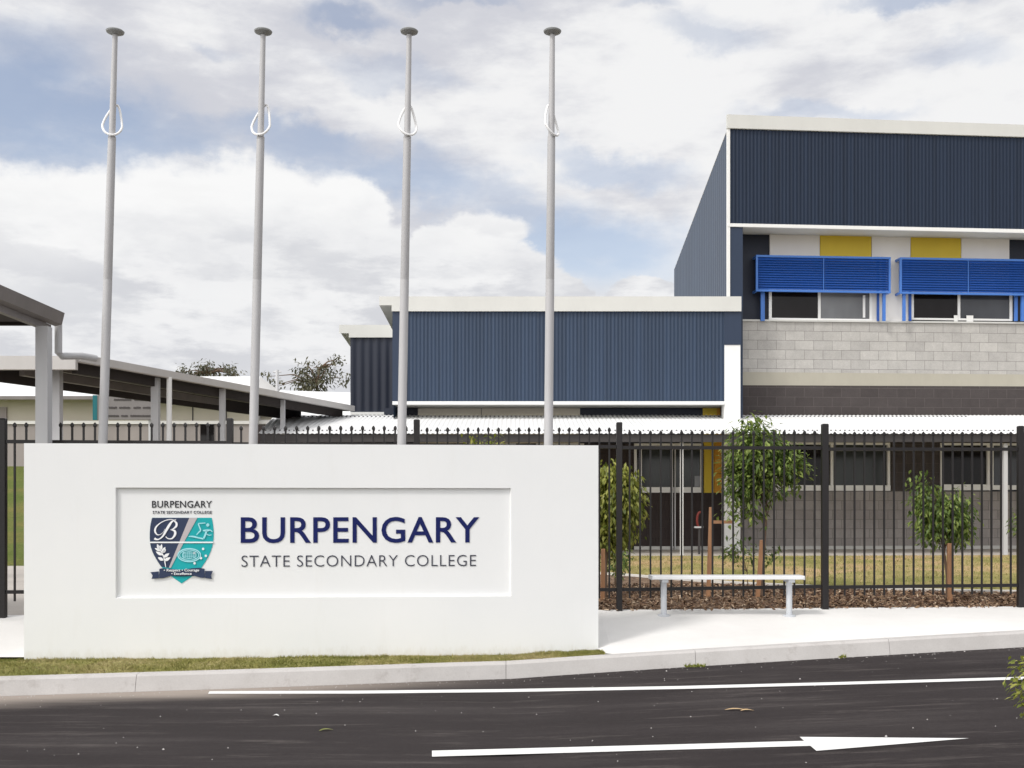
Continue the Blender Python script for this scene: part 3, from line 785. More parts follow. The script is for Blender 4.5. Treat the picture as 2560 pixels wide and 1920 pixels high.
cpoly('ribbon_tail', [(1335, 1362), (1200, 1362), (1200, 1485), (1315, 1500), (1300, 1435)], 'crest_navy', crest, 5.5)
def ctext(body, mat, x0, x1, zt_, zb_, **k):
    a = C(x0, zb_); b = C(x1, zt_)
    return place_text(body, 'lettering', mat, crest, a[0], b[0], a[1], b[1], k.pop('y', yt), .008, **k)
ctext('BURPENGARY', 'letter_black', 278, 1312, 152, 270, weight=.006, spacing=1.05)
ctext('STATE SECONDARY COLLEGE', 'letter_grey', 292, 1310, 326, 374, weight=-.004, spacing=1.08)
ctext('\u2022 Respect \u2022 Courage', 'crest_white', 490, 1100, 1325, 1385, weight=.012, y=RD-.024)
ctext('\u2022 Excellence', 'crest_white', 620, 970, 1385, 1430, weight=.012, y=RD-.024)

# ------------------------------------------------------------------ flagpoles
PY = 11.6
def make_pole():
    root = empty('flagpole', (0, 0, 0))
    zb, zt_ = .36, UZ(84, PY)
    H_ = zt_-zb; zj = UZ(700, PY)-zb; zl = UZ(342, PY)-zb
    o = MB().lathe([(.048, 0), (.0465, zj*.5), (.0455, zj-.004)], 20).build('lower_tube', 'pole', root, True)
    o = MB().lathe([(.0435, zj-.004), (.0435, zj+.004), (.045, zj+.008), (.0405, zl-.01), (.0405, zl)], 20).build('middle_tube', 'pole', root, True)
    o = MB().lathe([(.0335, zl), (.0325, zl+.3), (.0265, H_)], 20).build('upper_tube', 'pole', root, True)
    o = MB().lathe([(.022, H_-.012), (.045, H_-.008), (.088, H_+.012), (.094, H_+.026), (.08, H_+.038), (.02, H_+.046)], 28).build('cap', 'pole_cap', root)
    MB().lathe([(.10, 0.0), (.10, .02), (.06, .03)], 20).build('base_plate', 'pole', root)
    lp = MB(); pts = []
    for i in range(33):
        t = i/32; a = -math.pi*.5+2*math.pi*t
        # teardrop loop, narrow at the top
        ww = .105*math.cos(a)*(1 if math.sin(a) < 0 else (1-.42*math.sin(a)))
        zz = .115+.115*math.sin(a) if math.sin(a) < 0 else .115+.235*math.sin(a)
        pts.append((ww*.93+.030*max(0, math.sin(a))**1.5, .002+.056*math.sin(a), zl+.005+zz))
    lp.tube(pts, .0125, 8, False); lo = lp.build('rope_loop', 'rope', root, True)
    return root
poles = [(257, 1108, 288, 31, 'leftmost of the four silver flagpoles, rising above the shield crest, widest rope loop', 12),
         (633, 1108, 658, 27, 'second silver flagpole from the left, above the first letters of the big blue name', -8),
         (1004, 1108, 1023, 20, 'third silver flagpole from the left, before the left corner of the low building', 22),
         (1371, 1108, 1381, 10, 'rightmost silver flagpole, in front of the middle of the low blue cladding', 48)]
pp = make_pole()
for i, (bx, by, tx, dx, lab, lr) in enumerate(poles):
    o = pp if i == 0 else copy_tree(pp)
    zb = .36; dzp = UZ(79, PY)-UZ(1108, PY)
    lean = math.atan2((tx-bx)/K*PY, dzp)
    o.location = (UX(bx, PY)-math.tan(lean)*(UZ(1108, PY)-zb), PY, zb); o.rotation_euler = (0, lean, 0)
    tag(o, lab, 'flagpole', 'flagpoles behind the sign wall')
    for c_ in o.children:
        if c_.name.startswith('rope_loop'): c_.rotation_euler = (0, 0, math.radians(lr))

# ------------------------------------------------------------------ fence
fence = empty('steel_fence', (0, 12.43, FZ), 0, label='long black steel picket fence with square posts running behind the sign wall and bench', cat='fence')
OFF = Vector((0, 12.43, FZ))
PX = [(8, 11.9, 1047, 1538), (575, 12.15, 1047, 1536), (1042, 12.38, 1050, 1531), (1548, 12.6, 1057, 1526), (2062, 12.8, 1061, 1519), (2551, 13.0, 1066, 1516)]
pos = [(UX(a, y), y, UZ(t, y), UZ(b_, y)) for a, y, t, b_ in PX]; pos.append((8.3, 13.23, pos[-1][2], pos[-1][3])); pos.insert(0, (-7.85, 11.67, pos[0][2], pos[0][3]))
ptops = [1056, 1056, 1064, 1068, 1076, 1079, 1080, 1080]     # picket top y per panel (index of left post)
rails_t = [(1104, 1104), (1104, 1107), (1110, 1112), (1114, 1117), (1119, 1120), (1123, 1123), (1123, 1123)]
rails_b = [(1481, 1480), (1480, 1478), (1478, 1476), (1476, 1474), (1474, 1466), (1468, 1463), (1463, 1460)]
cnt = [18, 19, 16, 19, 19, 19, 19]
extra = MB()
for (X, Y, zt_, zb) in pos:
    w = .033 if abs(Y-12.8) > .1 else .037
    m_ = MB().box(X-w, X+w, Y-w, Y+w, .2, zt_-.006); m_.hexa([(X-w-.003, Y-w-.003, zt_-.006), (X+w+.003, Y-w-.003, zt_-.006), (X+w+.003, Y+w+.003, zt_-.006), (X-w-.003, Y+w+.003, zt_-.006)],
                                                        [(X-w*.8, Y-w*.8, zt_+.006), (X+w*.8, Y-w*.8, zt_+.006), (X+w*.8, Y+w*.8, zt_+.006), (X-w*.8, Y+w*.8, zt_+.006)])
    bevel(MB_ := m_.build('post', 'fence', fence, False, None), .004); MB_.location = -OFF
for i in range(len(pos)-1):
    A, B = pos[i], pos[i+1]
    ya, yb = A[1], B[1]
    for (r0, r1) in (rails_t[i], rails_b[i]):
        za, zb2 = UZ(r0, ya), UZ(r1, yb); h = .019
        a, b = (A[0]+.034, ya), (B[0]-.034, yb)
        m_ = MB().hexa([(a[0], a[1]-.019, za-h), (b[0], b[1]-.019, zb2-h), (b[0], b[1]+.019, zb2-h), (a[0], a[1]+.019, za-h)],
                       [(a[0], a[1]-.019, za+h), (b[0], b[1]-.019, zb2+h), (b[0], b[1]+.019, zb2+h), (a[0], a[1]+.019, za+h)])
        o = m_.build('rail', 'fence', fence); o.location = -OFF
    n = cnt[i]
    for q in range(n):
        t = (q+1)/(n+1); X = A[0]+(B[0]-A[0])*t; Y = ya+(yb-ya)*t
        zt_ = UZ(ptops[i], Y); zb = UZ(rails_b[i][0]+(rails_b[i][1]-rails_b[i][0])*t, Y)-.10
        m_ = extra if i in (0, 6) else MB()
        r_ = .0095
        m_.box(X-r_, X+r_, Y-r_, Y+r_, zb, zt_-.055)
        # pressed spear tip: flared head
        h0 = zt_-.055
        m_.hexa([(X-r_, Y-r_, h0), (X+r_, Y-r_, h0), (X+r_, Y+r_, h0), (X-r_, Y+r_, h0)], [(X-.018, Y-.012, h0+.018), (X+.018, Y-.012, h0+.018), (X+.018, Y+.012, h0+.018), (X-.018, Y+.012, h0+.018)])
        m_.hexa([(X-.018, Y-.012, h0+.018), (X+.018, Y-.012, h0+.018), (X+.018, Y+.012, h0+.018), (X-.018, Y+.012, h0+.018)], [(X-.016, Y-.011, h0+.036), (X+.016, Y-.011, h0+.036), (X+.016, Y+.011, h0+.036), (X-.016, Y+.011, h0+.036)])
        m_.hexa([(X-.016, Y-.011, h0+.036), (X+.016, Y-.011, h0+.036), (X+.016, Y+.011, h0+.036), (X-.016, Y+.011, h0+.036)], [(X-.005, Y-.004, h0+.053), (X+.005, Y-.004, h0+.053), (X+.005, Y+.004, h0+.053), (X-.005, Y+.004, h0+.053)])
        if i not in (0, 6):
            o = m_.build('picket', 'fence', fence); o.location = -OFF
o = extra.build('picket_run', 'fence', fence); o.location = -OFF; o['kind'] = 'stuff'

# ------------------------------------------------------------------ bench
BY = 12.22
bx0, bx1 = UX(1630, BY), UX(2010, BY); bzt = UZ(1440, BY); bz0 = UZ(1449.5, BY)
bench = empty('park_bench', ((bx0+bx1)/2, BY, FZ-.03), 0, label='white backless metal bench on two legs standing on the footpath against the black fence', cat='bench')
bo = Vector(bench.location)
sm = MB()
for q in range(2):
    sm.box(bx0, bx1, BY-.02+q*.15, BY+.12+q*.15, bz0+.003, bzt)
o = sm.build('seat', 'bench_alu', bench); o.location = -bo; bevel(o, .006)
m_ = MB().box(bx0-.006, bx0-.001, BY-.022, BY+.272, bz0-.002, bzt+.002); o = m_.build('end_cap', 'bench_leg', bench); o.location = -bo
m_ = MB().box(bx1+.001, bx1+.006, BY-.022, BY+.272, bz0-.002, bzt+.002); o = m_.build('end_cap', 'bench_alu', bench); o.location = -bo
for px in (1660, 1974):
    X = UX(px, BY+.1); m_ = MB()
    m_.tube([(X, BY+.12, pathz(X, BY+.12)-.02), (X, BY+.12, bz0-.03)], .034, 16)
    m_.box(X-.035, X+.035, BY, BY+.25, bz0-.03, bz0+.001)
    m_.lathe([(.07, pathz(X, BY+.12)-.01), (.07, pathz(X, BY+.12)+.012), (.04, pathz(X, BY+.12)+.016)], 16, (X, BY+.12))
    o = m_.build('leg', 'bench_leg', bench); o.location = -bo

# ------------------------------------------------------------------ tall building (local frame T)
tb = empty('tall_classroom_building', (T.ox, T.oy, 0), TH, label='tall two storey building with navy corrugated top, bright blue sun shades and pale blockwork', cat='building')
XE = T.x(2560)+4.2           # the building carries on beyond the picture
def rk(p0, p1, d=0):         # raked line through two photo points on the plane -> function of local x
    xa, za = T.p(*p0, d); xb, zb = T.p(*p1, d)
    return lambda x: za+(zb-za)*(x-xa)/(xb-xa)
f_top, f_bot = rk((1820, 288), (2560, 314)), rk((1820, 322), (2560, 344))
c_bot, t_bot = rk((1820, 559), (2560, 574)), rk((1820, 567), (2560, 583))
def slab_(mb, a, b, zb, zt_, d0, d1):
    mb.hexa([(a, d0, zb(a)), (b, d0, zb(b)), (b, d1, zb(b)), (a, d1, zb(a))], [(a, d0, zt_(a)), (b, d0, zt_(b)), (b, d1, zt_(b)), (a, d1, zt_(a))]); return mb
DEP = 5.05
zback = UZ(671, T.Y(0, DEP))
m_ = MB(); m_.corr((0.04, 0), (XE, 0), lambda t: c_bot(.04+t*(XE-.04)), lambda t: f_bot(.04+t*(XE-.04)), (0, -1)); m_.build('front_cladding', 'navy', tb, True)
m_ = MB(); ztf = f_bot(0)
m_.corr((0.0, .04), (0.0, DEP), lambda t: 3.5, lambda t: ztf+(zback-ztf)*t-.02, (-1, 0), .16, .012, 6); m_.build('side_cladding', 'navy_side_lit', tb, True)
m_ = MB(); slab_(m_, -.03, XE, f_bot, f_top, -.05, .03); m_.build('roof_fascia', 'fascia', tb)
m_ = MB(); m_.quad((0, .03, ztf+.02), (XE, .03, f_bot(XE)+.02), (XE, DEP, zback), (0, DEP, zback)); m_.build('roof', 'roof_white', tb)
m_ = MB(); m_.quad((0.02, DEP, 0), (XE, DEP, 0), (XE, DEP, zback), (0.02, DEP, zback)); m_.quad((XE, .8, 0), (XE, DEP, 0), (XE, DEP, zback), (XE, .03, f_bot(XE)), (XE, .03, c_bot(XE)), (XE, .8, c_bot(XE))); m_.build('rear_wall', 'navy_flat', tb)
m_ = MB(); m_.box(-.022, .038, -.022, .038, 3.5, ztf); m_.build('corner_trim', 'white', tb)
m_ = MB(); slab_(m_, -.02, XE, t_bot, c_bot, -.03, .02); m_.build('lower_trim', 'white', tb)
WD = .68                      # depth of the recessed upper wall
m_ = MB(); px_p = T.x(1857)
m_.hexa([(.038, 0, 3.5), (px_p, 0, 3.5), (px_p, WD+.2, 3.5), (.038, WD+.2, 3.5)], [(.038, 0, t_bot(0)), (px_p, 0, t_bot(px_p)), (px_p, WD+.2, t_bot(px_p)), (.038, WD+.2, t_bot(0))])
m_.build('corner_pier', 'navy_flat', tb)
s_top = rk((1857, 584), (2560, 598), WD)
m_ = MB(); a, b = px_p+.002, XE
m_.hexa([(a, .021, t_bot(a)), (b, .021, t_bot(b)), (b, WD+.1, s_top(b)), (a, WD+.1, s_top(a))], [(a, .021, t_bot(a)+.05), (b, .021, t_bot(b)+.05), (b, WD+.1, s_top(b)+.05), (a, WD+.1, s_top(a)+.05)])
m_.build('soffit', 'soffit', tb)
# upper wall panels
w_bot = rk((1857, 800), (2560, 808), WD)
m_ = MB(); slab_(m_, px_p+.002, XE, w_bot, lambda x: s_top(x)+.05, WD+.05, WD+.15); m_.build('upper_wall', 'navy_dark', tb)
def upanel(xa, xb, mat, ya=None, yb=None):
    m_ = MB(); a, b = T.x(xa, WD)+.006, T.x(xb, WD)-.006
    top = (lambda x: s_top(x)-.001); bot_ = rk((1857, yb), (2560, yb+8), WD) if yb else w_bot
    slab_(m_, a, b, bot_, top, WD, WD+.047); return m_.build('wall_panel', mat, tb)
upanel(1924, 2050, 'panel_white', yb=727); upanel(2050, 2179, 'yellow', yb=727); upanel(2179, 2277, 'panel_white'); upanel(2277, 2403, 'yellow', yb=727)
upanel(2403, 2524, 'panel_white', yb=727)
def upper_window(xa, xm, xb, lmat, rmat):
    wroot = empty('window'); wroot.parent = tb
    zt_, zb = T.z(xa, 722, WD), T.z(xa, 800, WD)+.004
    a, b, mdl = T.x(xa, WD), T.x(xb, WD), T.x(xm, WD); f = .045
    fr = MB(); fr.box(a, a+f*1.3, WD-.02, WD+.045, zb, zt_); fr.box(b-f*1.3, b, WD-.02, WD+.045, zb, zt_); fr.box(a+f*1.3, b-f*1.3, WD-.02, WD+.045, zb, zb+f*.9); fr.box(a+f*1.3, b-f*1.3, WD-.02, WD+.045, zt_-f, zt_)
    fr.box(mdl-f*.6, mdl+f*.6, WD-.015, WD+.045, zb+f*.9, zt_-f)
    fr.build('frame', 'alu', wroot)
    MB().box(a+f*1.3, mdl-f*.6, WD+.012, WD+.03, zb+f*.9, zt_-f).build('pane', lmat, wroot)
    MB().box(mdl+f*.6, b-f*1.3, WD+.006, WD+.024, zb+f*.9, zt_-f).build('pane', rmat, wroot)
    return wroot
w1 = upper_window(1922, 2048, 2180, 'glass', 'glass_grey'); w2 = upper_window(2277, 2397, 2530, 'glass', 'glass_mid')
m_ = MB(); m_.box(T.x(2157, WD-.0), T.x(2163, WD-.0), WD-.004, WD+.004, T.z(2160, 794, WD), T.z(2160, 738, WD)); m_.build('sash', 'alu', w1)
w1['label'] = 'left upper window with one black and one grey pane under the first blue shade'
w2['label'] = 'right upper window with a white notice at its foot'
m_ = MB(); a = T.x(2433, WD-.03); m_.box(a-.15, a, WD-.034, WD-.028, T.z(2400, 806, WD), T.z(2400, 789, WD)); m_.build('notice', 'notice', w2)
m_ = MB(); a = T.x(2395, WD-.03); m_.box(a-.09, a-.005, WD-.032, WD-.026, T.z(2400, 804, WD), T.z(2400, 789, WD)); m_.build('notice', 'notice', w2)
# sun shades
def shade(xa, xb, yt_, yb_, lab, mids):
    r_ = empty('sun_shade'); r_.parent = tb; r_['label'] = lab
    SD = WD-.26
    a, b = T.x(xa, SD), T.x(xb, SD); zt_, zb = T.z(xa, yt_, SD), T.z(xa, yb_, SD); f = .042
    fr = MB(); fr.box(a, a+f, SD, SD+.05, zb, zt_); fr.box(b-f, b, SD, SD+.05, zb, zt_); fr.box(a+f, b-f, SD, SD+.05, zb, zb+f); fr.box(a+f, b-f, SD, SD+.05, zt_-f, zt_)
    for xx in (a, b-f):        # side arms back to the wall
        fr.box(xx, xx+f, SD+.05, WD-.002, zt_-f, zt_); fr.box(xx, xx+f, SD+.05, WD-.002, zb, zb+f)
    fr.build('frame', 'blue_frame', r_)
    lv = MB(); n = 13
    for q in range(n):
        z = zb+f+.012+(zt_-zb-2*f-.02)*(q+.5)/n; hh = (zt_-zb-2*f)/n
        lv.hexa([(a+f, SD+.006, z-hh*.58), (b-f, SD+.006, z-hh*.58), (b-f, SD+.010, z-hh*.47), (a+f, SD+.010, z-hh*.59)], [(a+f, SD+.040, z+hh*.50), (b-f, SD+.040, z+hh*.50), (b-f, SD+.044, z+hh*.45), (a+f, SD+.044, z+hh*.45)])
    lv.build('louvres', 'blue', r_)
    m2 = MB(); mx = (a+b)/2; m2.box(mx-.008, mx+.008, SD+.001, SD+.005, zb+f, zt_-f); m2.build('mullion', 'blue_frame', r_)
    tl = MB(); tl.quad((a+f, SD+.05, zt_-.002), (b-f, SD+.05, zt_-.002), (b-f, WD-.004, zt_-.002), (a+f, WD-.004, zt_-.002)); tl.build('top_screen', 'blue', r_)
    for (px, w, d) in mids:
        lg = MB(); X = T.x(px, d); lg.box(X-w/2, X+w/2, d, d+.05, T.z(px, 802, d), zt_-.05); lg.build('leg', 'blue_frame' if w > .05 else 'blue', r_)
shade(1890, 2227, 637, 728, 'left bright blue louvred sun shade over the first upper window', [(1907, .085, WD-.12), (2196, .04, WD-.12), (2211, .06, WD-.2)])
shade(2250, 2590, 643, 734, 'right bright blue louvred sun shade cut by the picture edge', [(2261, .06, WD-.2), (2276, .05, WD-.12), (2541, .06, WD-.12), (2558, .07, WD-.2)])
# block wall and lower floor
bx_ = T.x(1854, .64)
b1, b2, b3 = rk((1854, 803), (2560, 810), .64), rk((1854, 930), (2560, 936), .64), rk((1854, 963), (2560, 966), .64)
m_ = MB(); slab_(m_, bx_-.01, XE, lambda x: b1(x)-.0, lambda x: b1(x)+.035, .60, WD+.14); m_.build('sill', 'soffit', tb)
m_ = MB(); slab_(m_, bx_, XE, b2, b1, .64, .84); m_.build('block_wall', 'block', tb)
m_ = MB(); slab_(m_, bx_, XE, b3, b2, .637, .84); m_.build('render_band', 'band', tb)
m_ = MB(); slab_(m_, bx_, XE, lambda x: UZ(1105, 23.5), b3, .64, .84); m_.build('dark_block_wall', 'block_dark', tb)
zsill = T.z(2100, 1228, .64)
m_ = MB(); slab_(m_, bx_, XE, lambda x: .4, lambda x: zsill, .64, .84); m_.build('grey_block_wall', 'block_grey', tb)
# wall between sill and lintel with windows
z_lt = UZ(1105, 23.5)
def seg(xa, xb, mat, name='wall_panel', d=.64):
    m_ = MB(); m_.box(T.x(xa, d), T.x(xb, d) if xb else XE, d, .84, zsill, z_lt); m_.build(name, mat, tb)
seg(1854, 1938, 'block_charcoal', 'pier'); seg(2228, 2350, 'block_dark', 'pier'); seg(2473, 2476, 'block_grey', 'pier')
def gwin(fr_root, xs_, mats, d=.64, F_=T, yb_=(1213, 1227), lab=None):
    wr = empty('window'); wr.parent = fr_root
    if lab: wr['label'] = lab
    f = .055; zs_t = F_.z(xs_[0], yb_[0], d); zs_b = F_.z(xs_[0], yb_[1], d); zt_ = z_lt
    sl_ = MB(); sl_.box(F_.x(xs_[0], d), F_.x(xs_[-1], d), d-.05, d+.1, zs_b+.003, zs_t); sl_.build('sill', 'alu', wr)
    fr = MB()
    for i, xx in enumerate(xs_):
        X = F_.x(xx, d); w = f
        X0 = X if i == 0 else (X-w if i == len(xs_)-1 else X-w/2)
        fr.box(X0, X0+w, d-.03, d+.1, zs_t, zt_-.05)
    fr.box(F_.x(xs_[0], d), F_.x(xs_[-1], d), d-.028, d+.1, zt_-.05, zt_-.002)
    fr.build('frame', 'alu', wr)
    for i in range(len(xs_)-1):
        MB().box(F_.x(xs_[i], d)+f*(1 if i == 0 else .5), F_.x(xs_[i+1], d)-f*(1 if i == len(xs_)-2 else .5), d+.03, d+.05, zs_t, zt_-.002).build('pane', mats[i % len(mats)], wr)
    return wr
gwin(tb, [1938, 2079, 2224], ['glass', 'glass_green'], lab='ground floor window pair behind the leafy tree')
gwin(tb, [2350, 2473], ['glass'], yb_=(1211, 1226), lab='single dark ground floor window above the small tree')
gwin(tb, [2476, 2640], ['glass_mid'], yb_=(1213, 1225), lab='ground floor window cut by the picture edge')
m_ = MB(); a, b = T.x(1854, .64), XE; m_.box(a, b, .60, .638, SLZ-.01, SLZ+.07); m_.build('base_flashing', 'soffit', tb)

# ------------------------------------------------------------------ low building
LY = 22.62; L = Frame(0, LY, 0); RW = .85
lbd = empty('low_classroom_building', (0, LY, 0), 0, label='low building with a wide blue corrugated upper wall and white fascia in the centre', cat='building')
xr = L.x(1853)
m_ = MB(); m_.corr((L.x(1018), .0), (L.x(1811), .0), UZ(1003, LY), UZ(778, LY), (0, -1)); m_.build('front_cladding', 'navy_low', lbd, True)
m_ = MB(); L.box(m_, 981, 1018, 778, 1003, -.012, .06); m_.build('corner_flashing', 'navy_flat', lbd); m_ = MB(); L.box(m_, 1811, 1853, 778, 862, -.012, .06); m_.build('corner_flashing', 'navy_flat', lbd)
m_ = MB(); L.box(m_, 981, 1811, 1003.2, 1011, -.03, .1); m_.build('lower_trim', 'white', lbd)
m_ = MB(); L.box(m_, 948, 1853.5, 741, 763, -.06, .02); L.box(m_, 979, 1853.5, 763, 778, -.06, .02); m_.build('roof_fascia', 'fascia', lbd)
zf, zfb = UZ(741, LY), UZ(763, LY); xl = L.x(948)
m_ = MB(); m_.hexa([(xl, .021, zfb), (xr-.05, .021, zfb), (xr-.05, 6, zfb-.23), (xl, 6, zfb-.23)], [(xl, .021, zf-.02), (xr-.05, .021, zf-.02), (xr-.05, 6, zf-.28), (xl, 6, zf-.28)]); m_.build('roof', 'soffit', lbd)
m_ = MB(); L.box(m_, 1811, 1851, 862, 1420, .0, .30); m_.build('column', 'white', lbd)
x0_, x1_ = L.x(983), xr
m_ = MB(); m_.quad((x0_, .05, .3), (x0_, 6, .3), (x0_, 6, zfb-.2), (x0_, .05, zfb)); m_.quad((x0_, 6, .3), (x1_, 6, .3), (x1_, 6, zfb-.2), (x0_, 6, zfb-.2)); m_.build('rear_wall', 'navy_low', lbd)
m_ = MB(); m_.box(x0_, xr-.05, .1, RW+.1, UZ(1011, LY)+.01, UZ(1003, LY)); m_.build('soffit', 'soffit', lbd)
ztr = UZ(1011, LY); zgs = UZ(1232, LY+RW)
def lseg(xa, xb, z0, z1, mat, name='wall_panel', d=RW, th=.12):
    MB().box(L.x(xa, d), L.x(xb, d), d, d+th, z0, z1).build(name, mat, lbd)
zmid = UZ(1105, LY+RW)-.03
lseg(960, 1045, zmid, ztr, 'navy_dark'); lseg(1045, 1203, zmid, ztr, 'panel_cream'); lseg(1204.5, 1450, zmid, ztr, 'panel_cream'); lseg(1450, 1757, zmid, ztr, 'navy_dark'); lseg(1757, 1792, zmid, ztr, 'yellow'); lseg(1792, 1811, zmid, ztr, 'orange')
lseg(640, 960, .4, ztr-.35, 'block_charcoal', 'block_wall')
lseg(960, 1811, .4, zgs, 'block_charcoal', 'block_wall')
zl2 = zmid
def lo_seg(xa, xb, mat): lseg(xa, xb, zgs, zl2, mat)
lo_seg(960, 1170, 'block_charcoal'); lo_seg(1290, 1340, 'block_charcoal'); lo_seg(1460, 1585, 'block_charcoal'); lo_seg(1760, 1785, 'yellow'); lo_seg(1786, 1811, 'orange')
z_lt = zl2
gwin(lbd, [1585, 1601, 1757], ['glass', 'glass_green'], RW, L, (1218, 1232), 'wide ground floor window left of the mustard panels')
gwin(lbd, [1170, 1230, 1290], ['blind'], RW, L, (1218, 1232), 'ground floor window with pale blinds behind the sign wall'); gwin(lbd, [1340, 1400, 1460], ['blind'], RW, L, (1218, 1232), 'second ground floor window with pale blinds behind the sign wall')
gwin(lbd, [660, 740, 820, 900], ['blind'], RW-.05, L, (1218, 1232), 'long window with pale blinds under the awning end')
MB().box(L.x(1736, RW), L.x(1750, RW), RW-.01, RW+.02, UZ(1217, LY+RW), UZ(1190, LY+RW)).build('notice', 'glass_grey', lbd)
MB().box(L.x(1585, RW), L.x(1811, RW), RW-.04, RW-.002, SLZ-.01, SLZ+.07).build('base_flashing', 'soffit', lbd)
pm = MB()
for px in (1681, 1688): pm.box(L.x(px, RW-.1)-.012, L.x(px, RW-.1)+.012, RW-.1, RW-.05, SLZ, zl2-.1)
pm.build('downpipe', 'steel_post', lbd)

# ------------------------------------------------------------------ rear dark building
RY = 27.0; R_ = Frame(0, RY, 0)
rb_ = empty('rear_classroom_building', (0, RY, 0), 0, label='small dark navy building end with a white eave, left of the low blue building', cat='building')
m_ = MB(); m_.corr((R_.x(876), 0), (R_.x(1130), 0), UZ(1030, RY), UZ(844, RY), (0, -1), .2, .012); m_.build('front_cladding', 'navy_dark', rb_, True)
m_ = MB(); R_.box(m_, 848, 1000, 812, 833, -.06, .02); R_.box(m_, 872, 1000, 833, 843.5, -.06, .02); m_.build('roof_fascia', 'fascia', rb_)
zf, zfb = UZ(812, RY), UZ(833, RY)
m_ = MB(); m_.hexa([(R_.x(852), .021, zfb), (0, .021, zfb), (0, 5, zfb-.3), (R_.x(852), 5, zfb-.3)], [(R_.x(852), .021, zf-.02), (0, .021, zf-.02), (0, 5, zf-.32), (R_.x(852), 5, zf-.32)]); m_.build('roof', 'soffit', rb_)
m_ = MB(); R_.box(m_, 876, 1130, 1030, 1037, -.05, .05); m_.build('lower_trim', 'white', rb_)
m_ = MB(); m_.box(R_.x(877), R_.x(1130), .05, 5, .5, UZ(1037, RY)); m_.build('lower_wall', 'dark_alu', rb_)
m_ = MB(); m_.box(R_.x(877), R_.x(1130), .06, 5, UZ(1036, RY), UZ(845, RY)-.3); m_.build('rear_wall', 'navy_dark', rb_)

# ------------------------------------------------------------------ verandah awning
aw = empty('verandah_awning', (0, 20.3, SLZ), 0, label='long low white corrugated awning on thin posts running along the front of both buildings', cat='awning')
AO = Vector((0, 20.3, SLZ))
def put(o): o.location = -AO; return o
def yaw_add(X): return .072*(X-4.7) if X > 4.7 else 0
AX0, AX1 = -4.64, T.w(XE, 0)[0]
pitch, amp = .088, .007
n = int((AX1-AX0)/pitch*6); rf = MB()
for q in range(n+1):
    X = AX0+(AX1-AX0)*q/n; c_ = amp*math.sin(2*math.pi*(X-AX0)/pitch)
    yf = 20.3+yaw_add(X); ybk = 23.42+yaw_add(X)
    xb_ = X if X > -4 else X-.36*(1 if X < -4.3 else (-4-X)/.3)
    ze, zk = UZ(1084, yf), UZ(1038, ybk)
    rf.v += [Vector((X, yf, ze+c_)), Vector((xb_, ybk, zk+c_))]
for q in range(n): i = 2*q; rf.f.append((i, i+2, i+3, i+1))
put(rf.build('roof_sheet', 'roof_white', aw, True))
sc_ = MB()
X = AX0+.05
while X < 9.6:
    yf = 20.3+yaw_add(X); ybk = 23.42+yaw_add(X)
    for t in (.13, .9):
        Y = yf+(ybk-yf)*t; z = UZ(1084, yf)+(UZ(1038, ybk)-UZ(1084, yf))*t+amp
        sc_.box(X-.014, X+.014, Y-.014, Y+.014, z-.004, z+.014)
    X += pitch
o = put(sc_.build('roof_screws', 'dark_alu', aw)); o['kind'] = 'stuff'
bm_ = MB()
for a, b in ((AX0+.02, 4.7), (4.7, AX1)):
    for (dy, h0, h1) in ((.05, .12, .02), (1.6, .0, .0)):
        if h1 == 0: continue
        za, zb = UZ(1084, 20.3+yaw_add(a)), UZ(1084, 20.3+yaw_add(b)); ya, yb = 20.3+yaw_add(a)+dy, 20.3+yaw_add(b)+dy
        bm_.hexa([(a, ya, za-.15), (b, yb, zb-.15), (b, yb+.06, zb-.15), (a, ya+.06, za-.15)], [(a, ya, za-.012), (b, yb, zb-.012), (b, yb+.06, zb-.012), (a, ya+.06, za-.012)])
put(bm_.build('front_beam', 'dark_alu', aw))
for px, w, mt in ((763, .06, 'steel_post'), (1703, .055, 'white'), (2510, .075, 'steel_post')):
    X = UX(px, 20.55+yaw_add(UX(px, 20.5))); Y = 20.5+yaw_add(X)
    m_ = MB().box(X-w/2, X+w/2, Y-w/2, Y+w/2, SLZ-.05, UZ(1084, 20.3)-.15); put(m_.build('post', mt, aw))
m_ = MB().box(AX0+.03, AX0+.07, 20.42, 23.2, UZ(1084, 20.3)-.12, UZ(1084, 20.3)-.03); put(m_.build('end_beam', 'dark_alu', aw))

# ------------------------------------------------------------------ entrance canopy, far left
cn = empty('entrance_canopy', (-5.0, 11.9, .45), 0, label='entrance canopy roof on a square post at the far left, in front of the fence', cat='canopy')
CO = Vector((-5.0, 11.9, .45))
def pc(mb, name, mat): o = mb.build(name, mat, cn); o.location = -CO; return o
CZ = 1.6+2.03
m_ = MB().box(-9.6, -4.98, 10.15, 12.0, CZ+.05, CZ+.11); pc(m_, 'roof_sheet', 'roof_white')
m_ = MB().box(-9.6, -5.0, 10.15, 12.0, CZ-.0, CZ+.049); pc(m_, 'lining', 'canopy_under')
m_ = MB().box(-9.6, -5.06, 12.01, 12.07, CZ-.03, CZ+.10); m_.box(-9.6, -5.1, 11.2, 11.26, CZ-.05, CZ-.001); m_.box(-9.6, -5.1, 10.3, 10.36, CZ-.05, CZ-.001); pc(m_, 'beam', 'canopy_under')
gt = MB().hexa([(-4.975, 10.15, CZ-.03), (-4.90, 10.15, CZ-.01), (-4.90, 12.1, CZ-.01), (-4.975, 12.1, CZ-.03)], [(-4.975, 10.15, CZ+.115), (-4.87, 10.15, CZ+.115), (-4.87, 12.1, CZ+.115), (-4.975, 12.1, CZ+.115)]); pc(gt, 'gutter', 'gutter')
m_ = MB().box(-5.035, -4.977, 10.15, 12.0, CZ-.10, CZ-.031); pc(m_, 'side_beam', 'gutter')
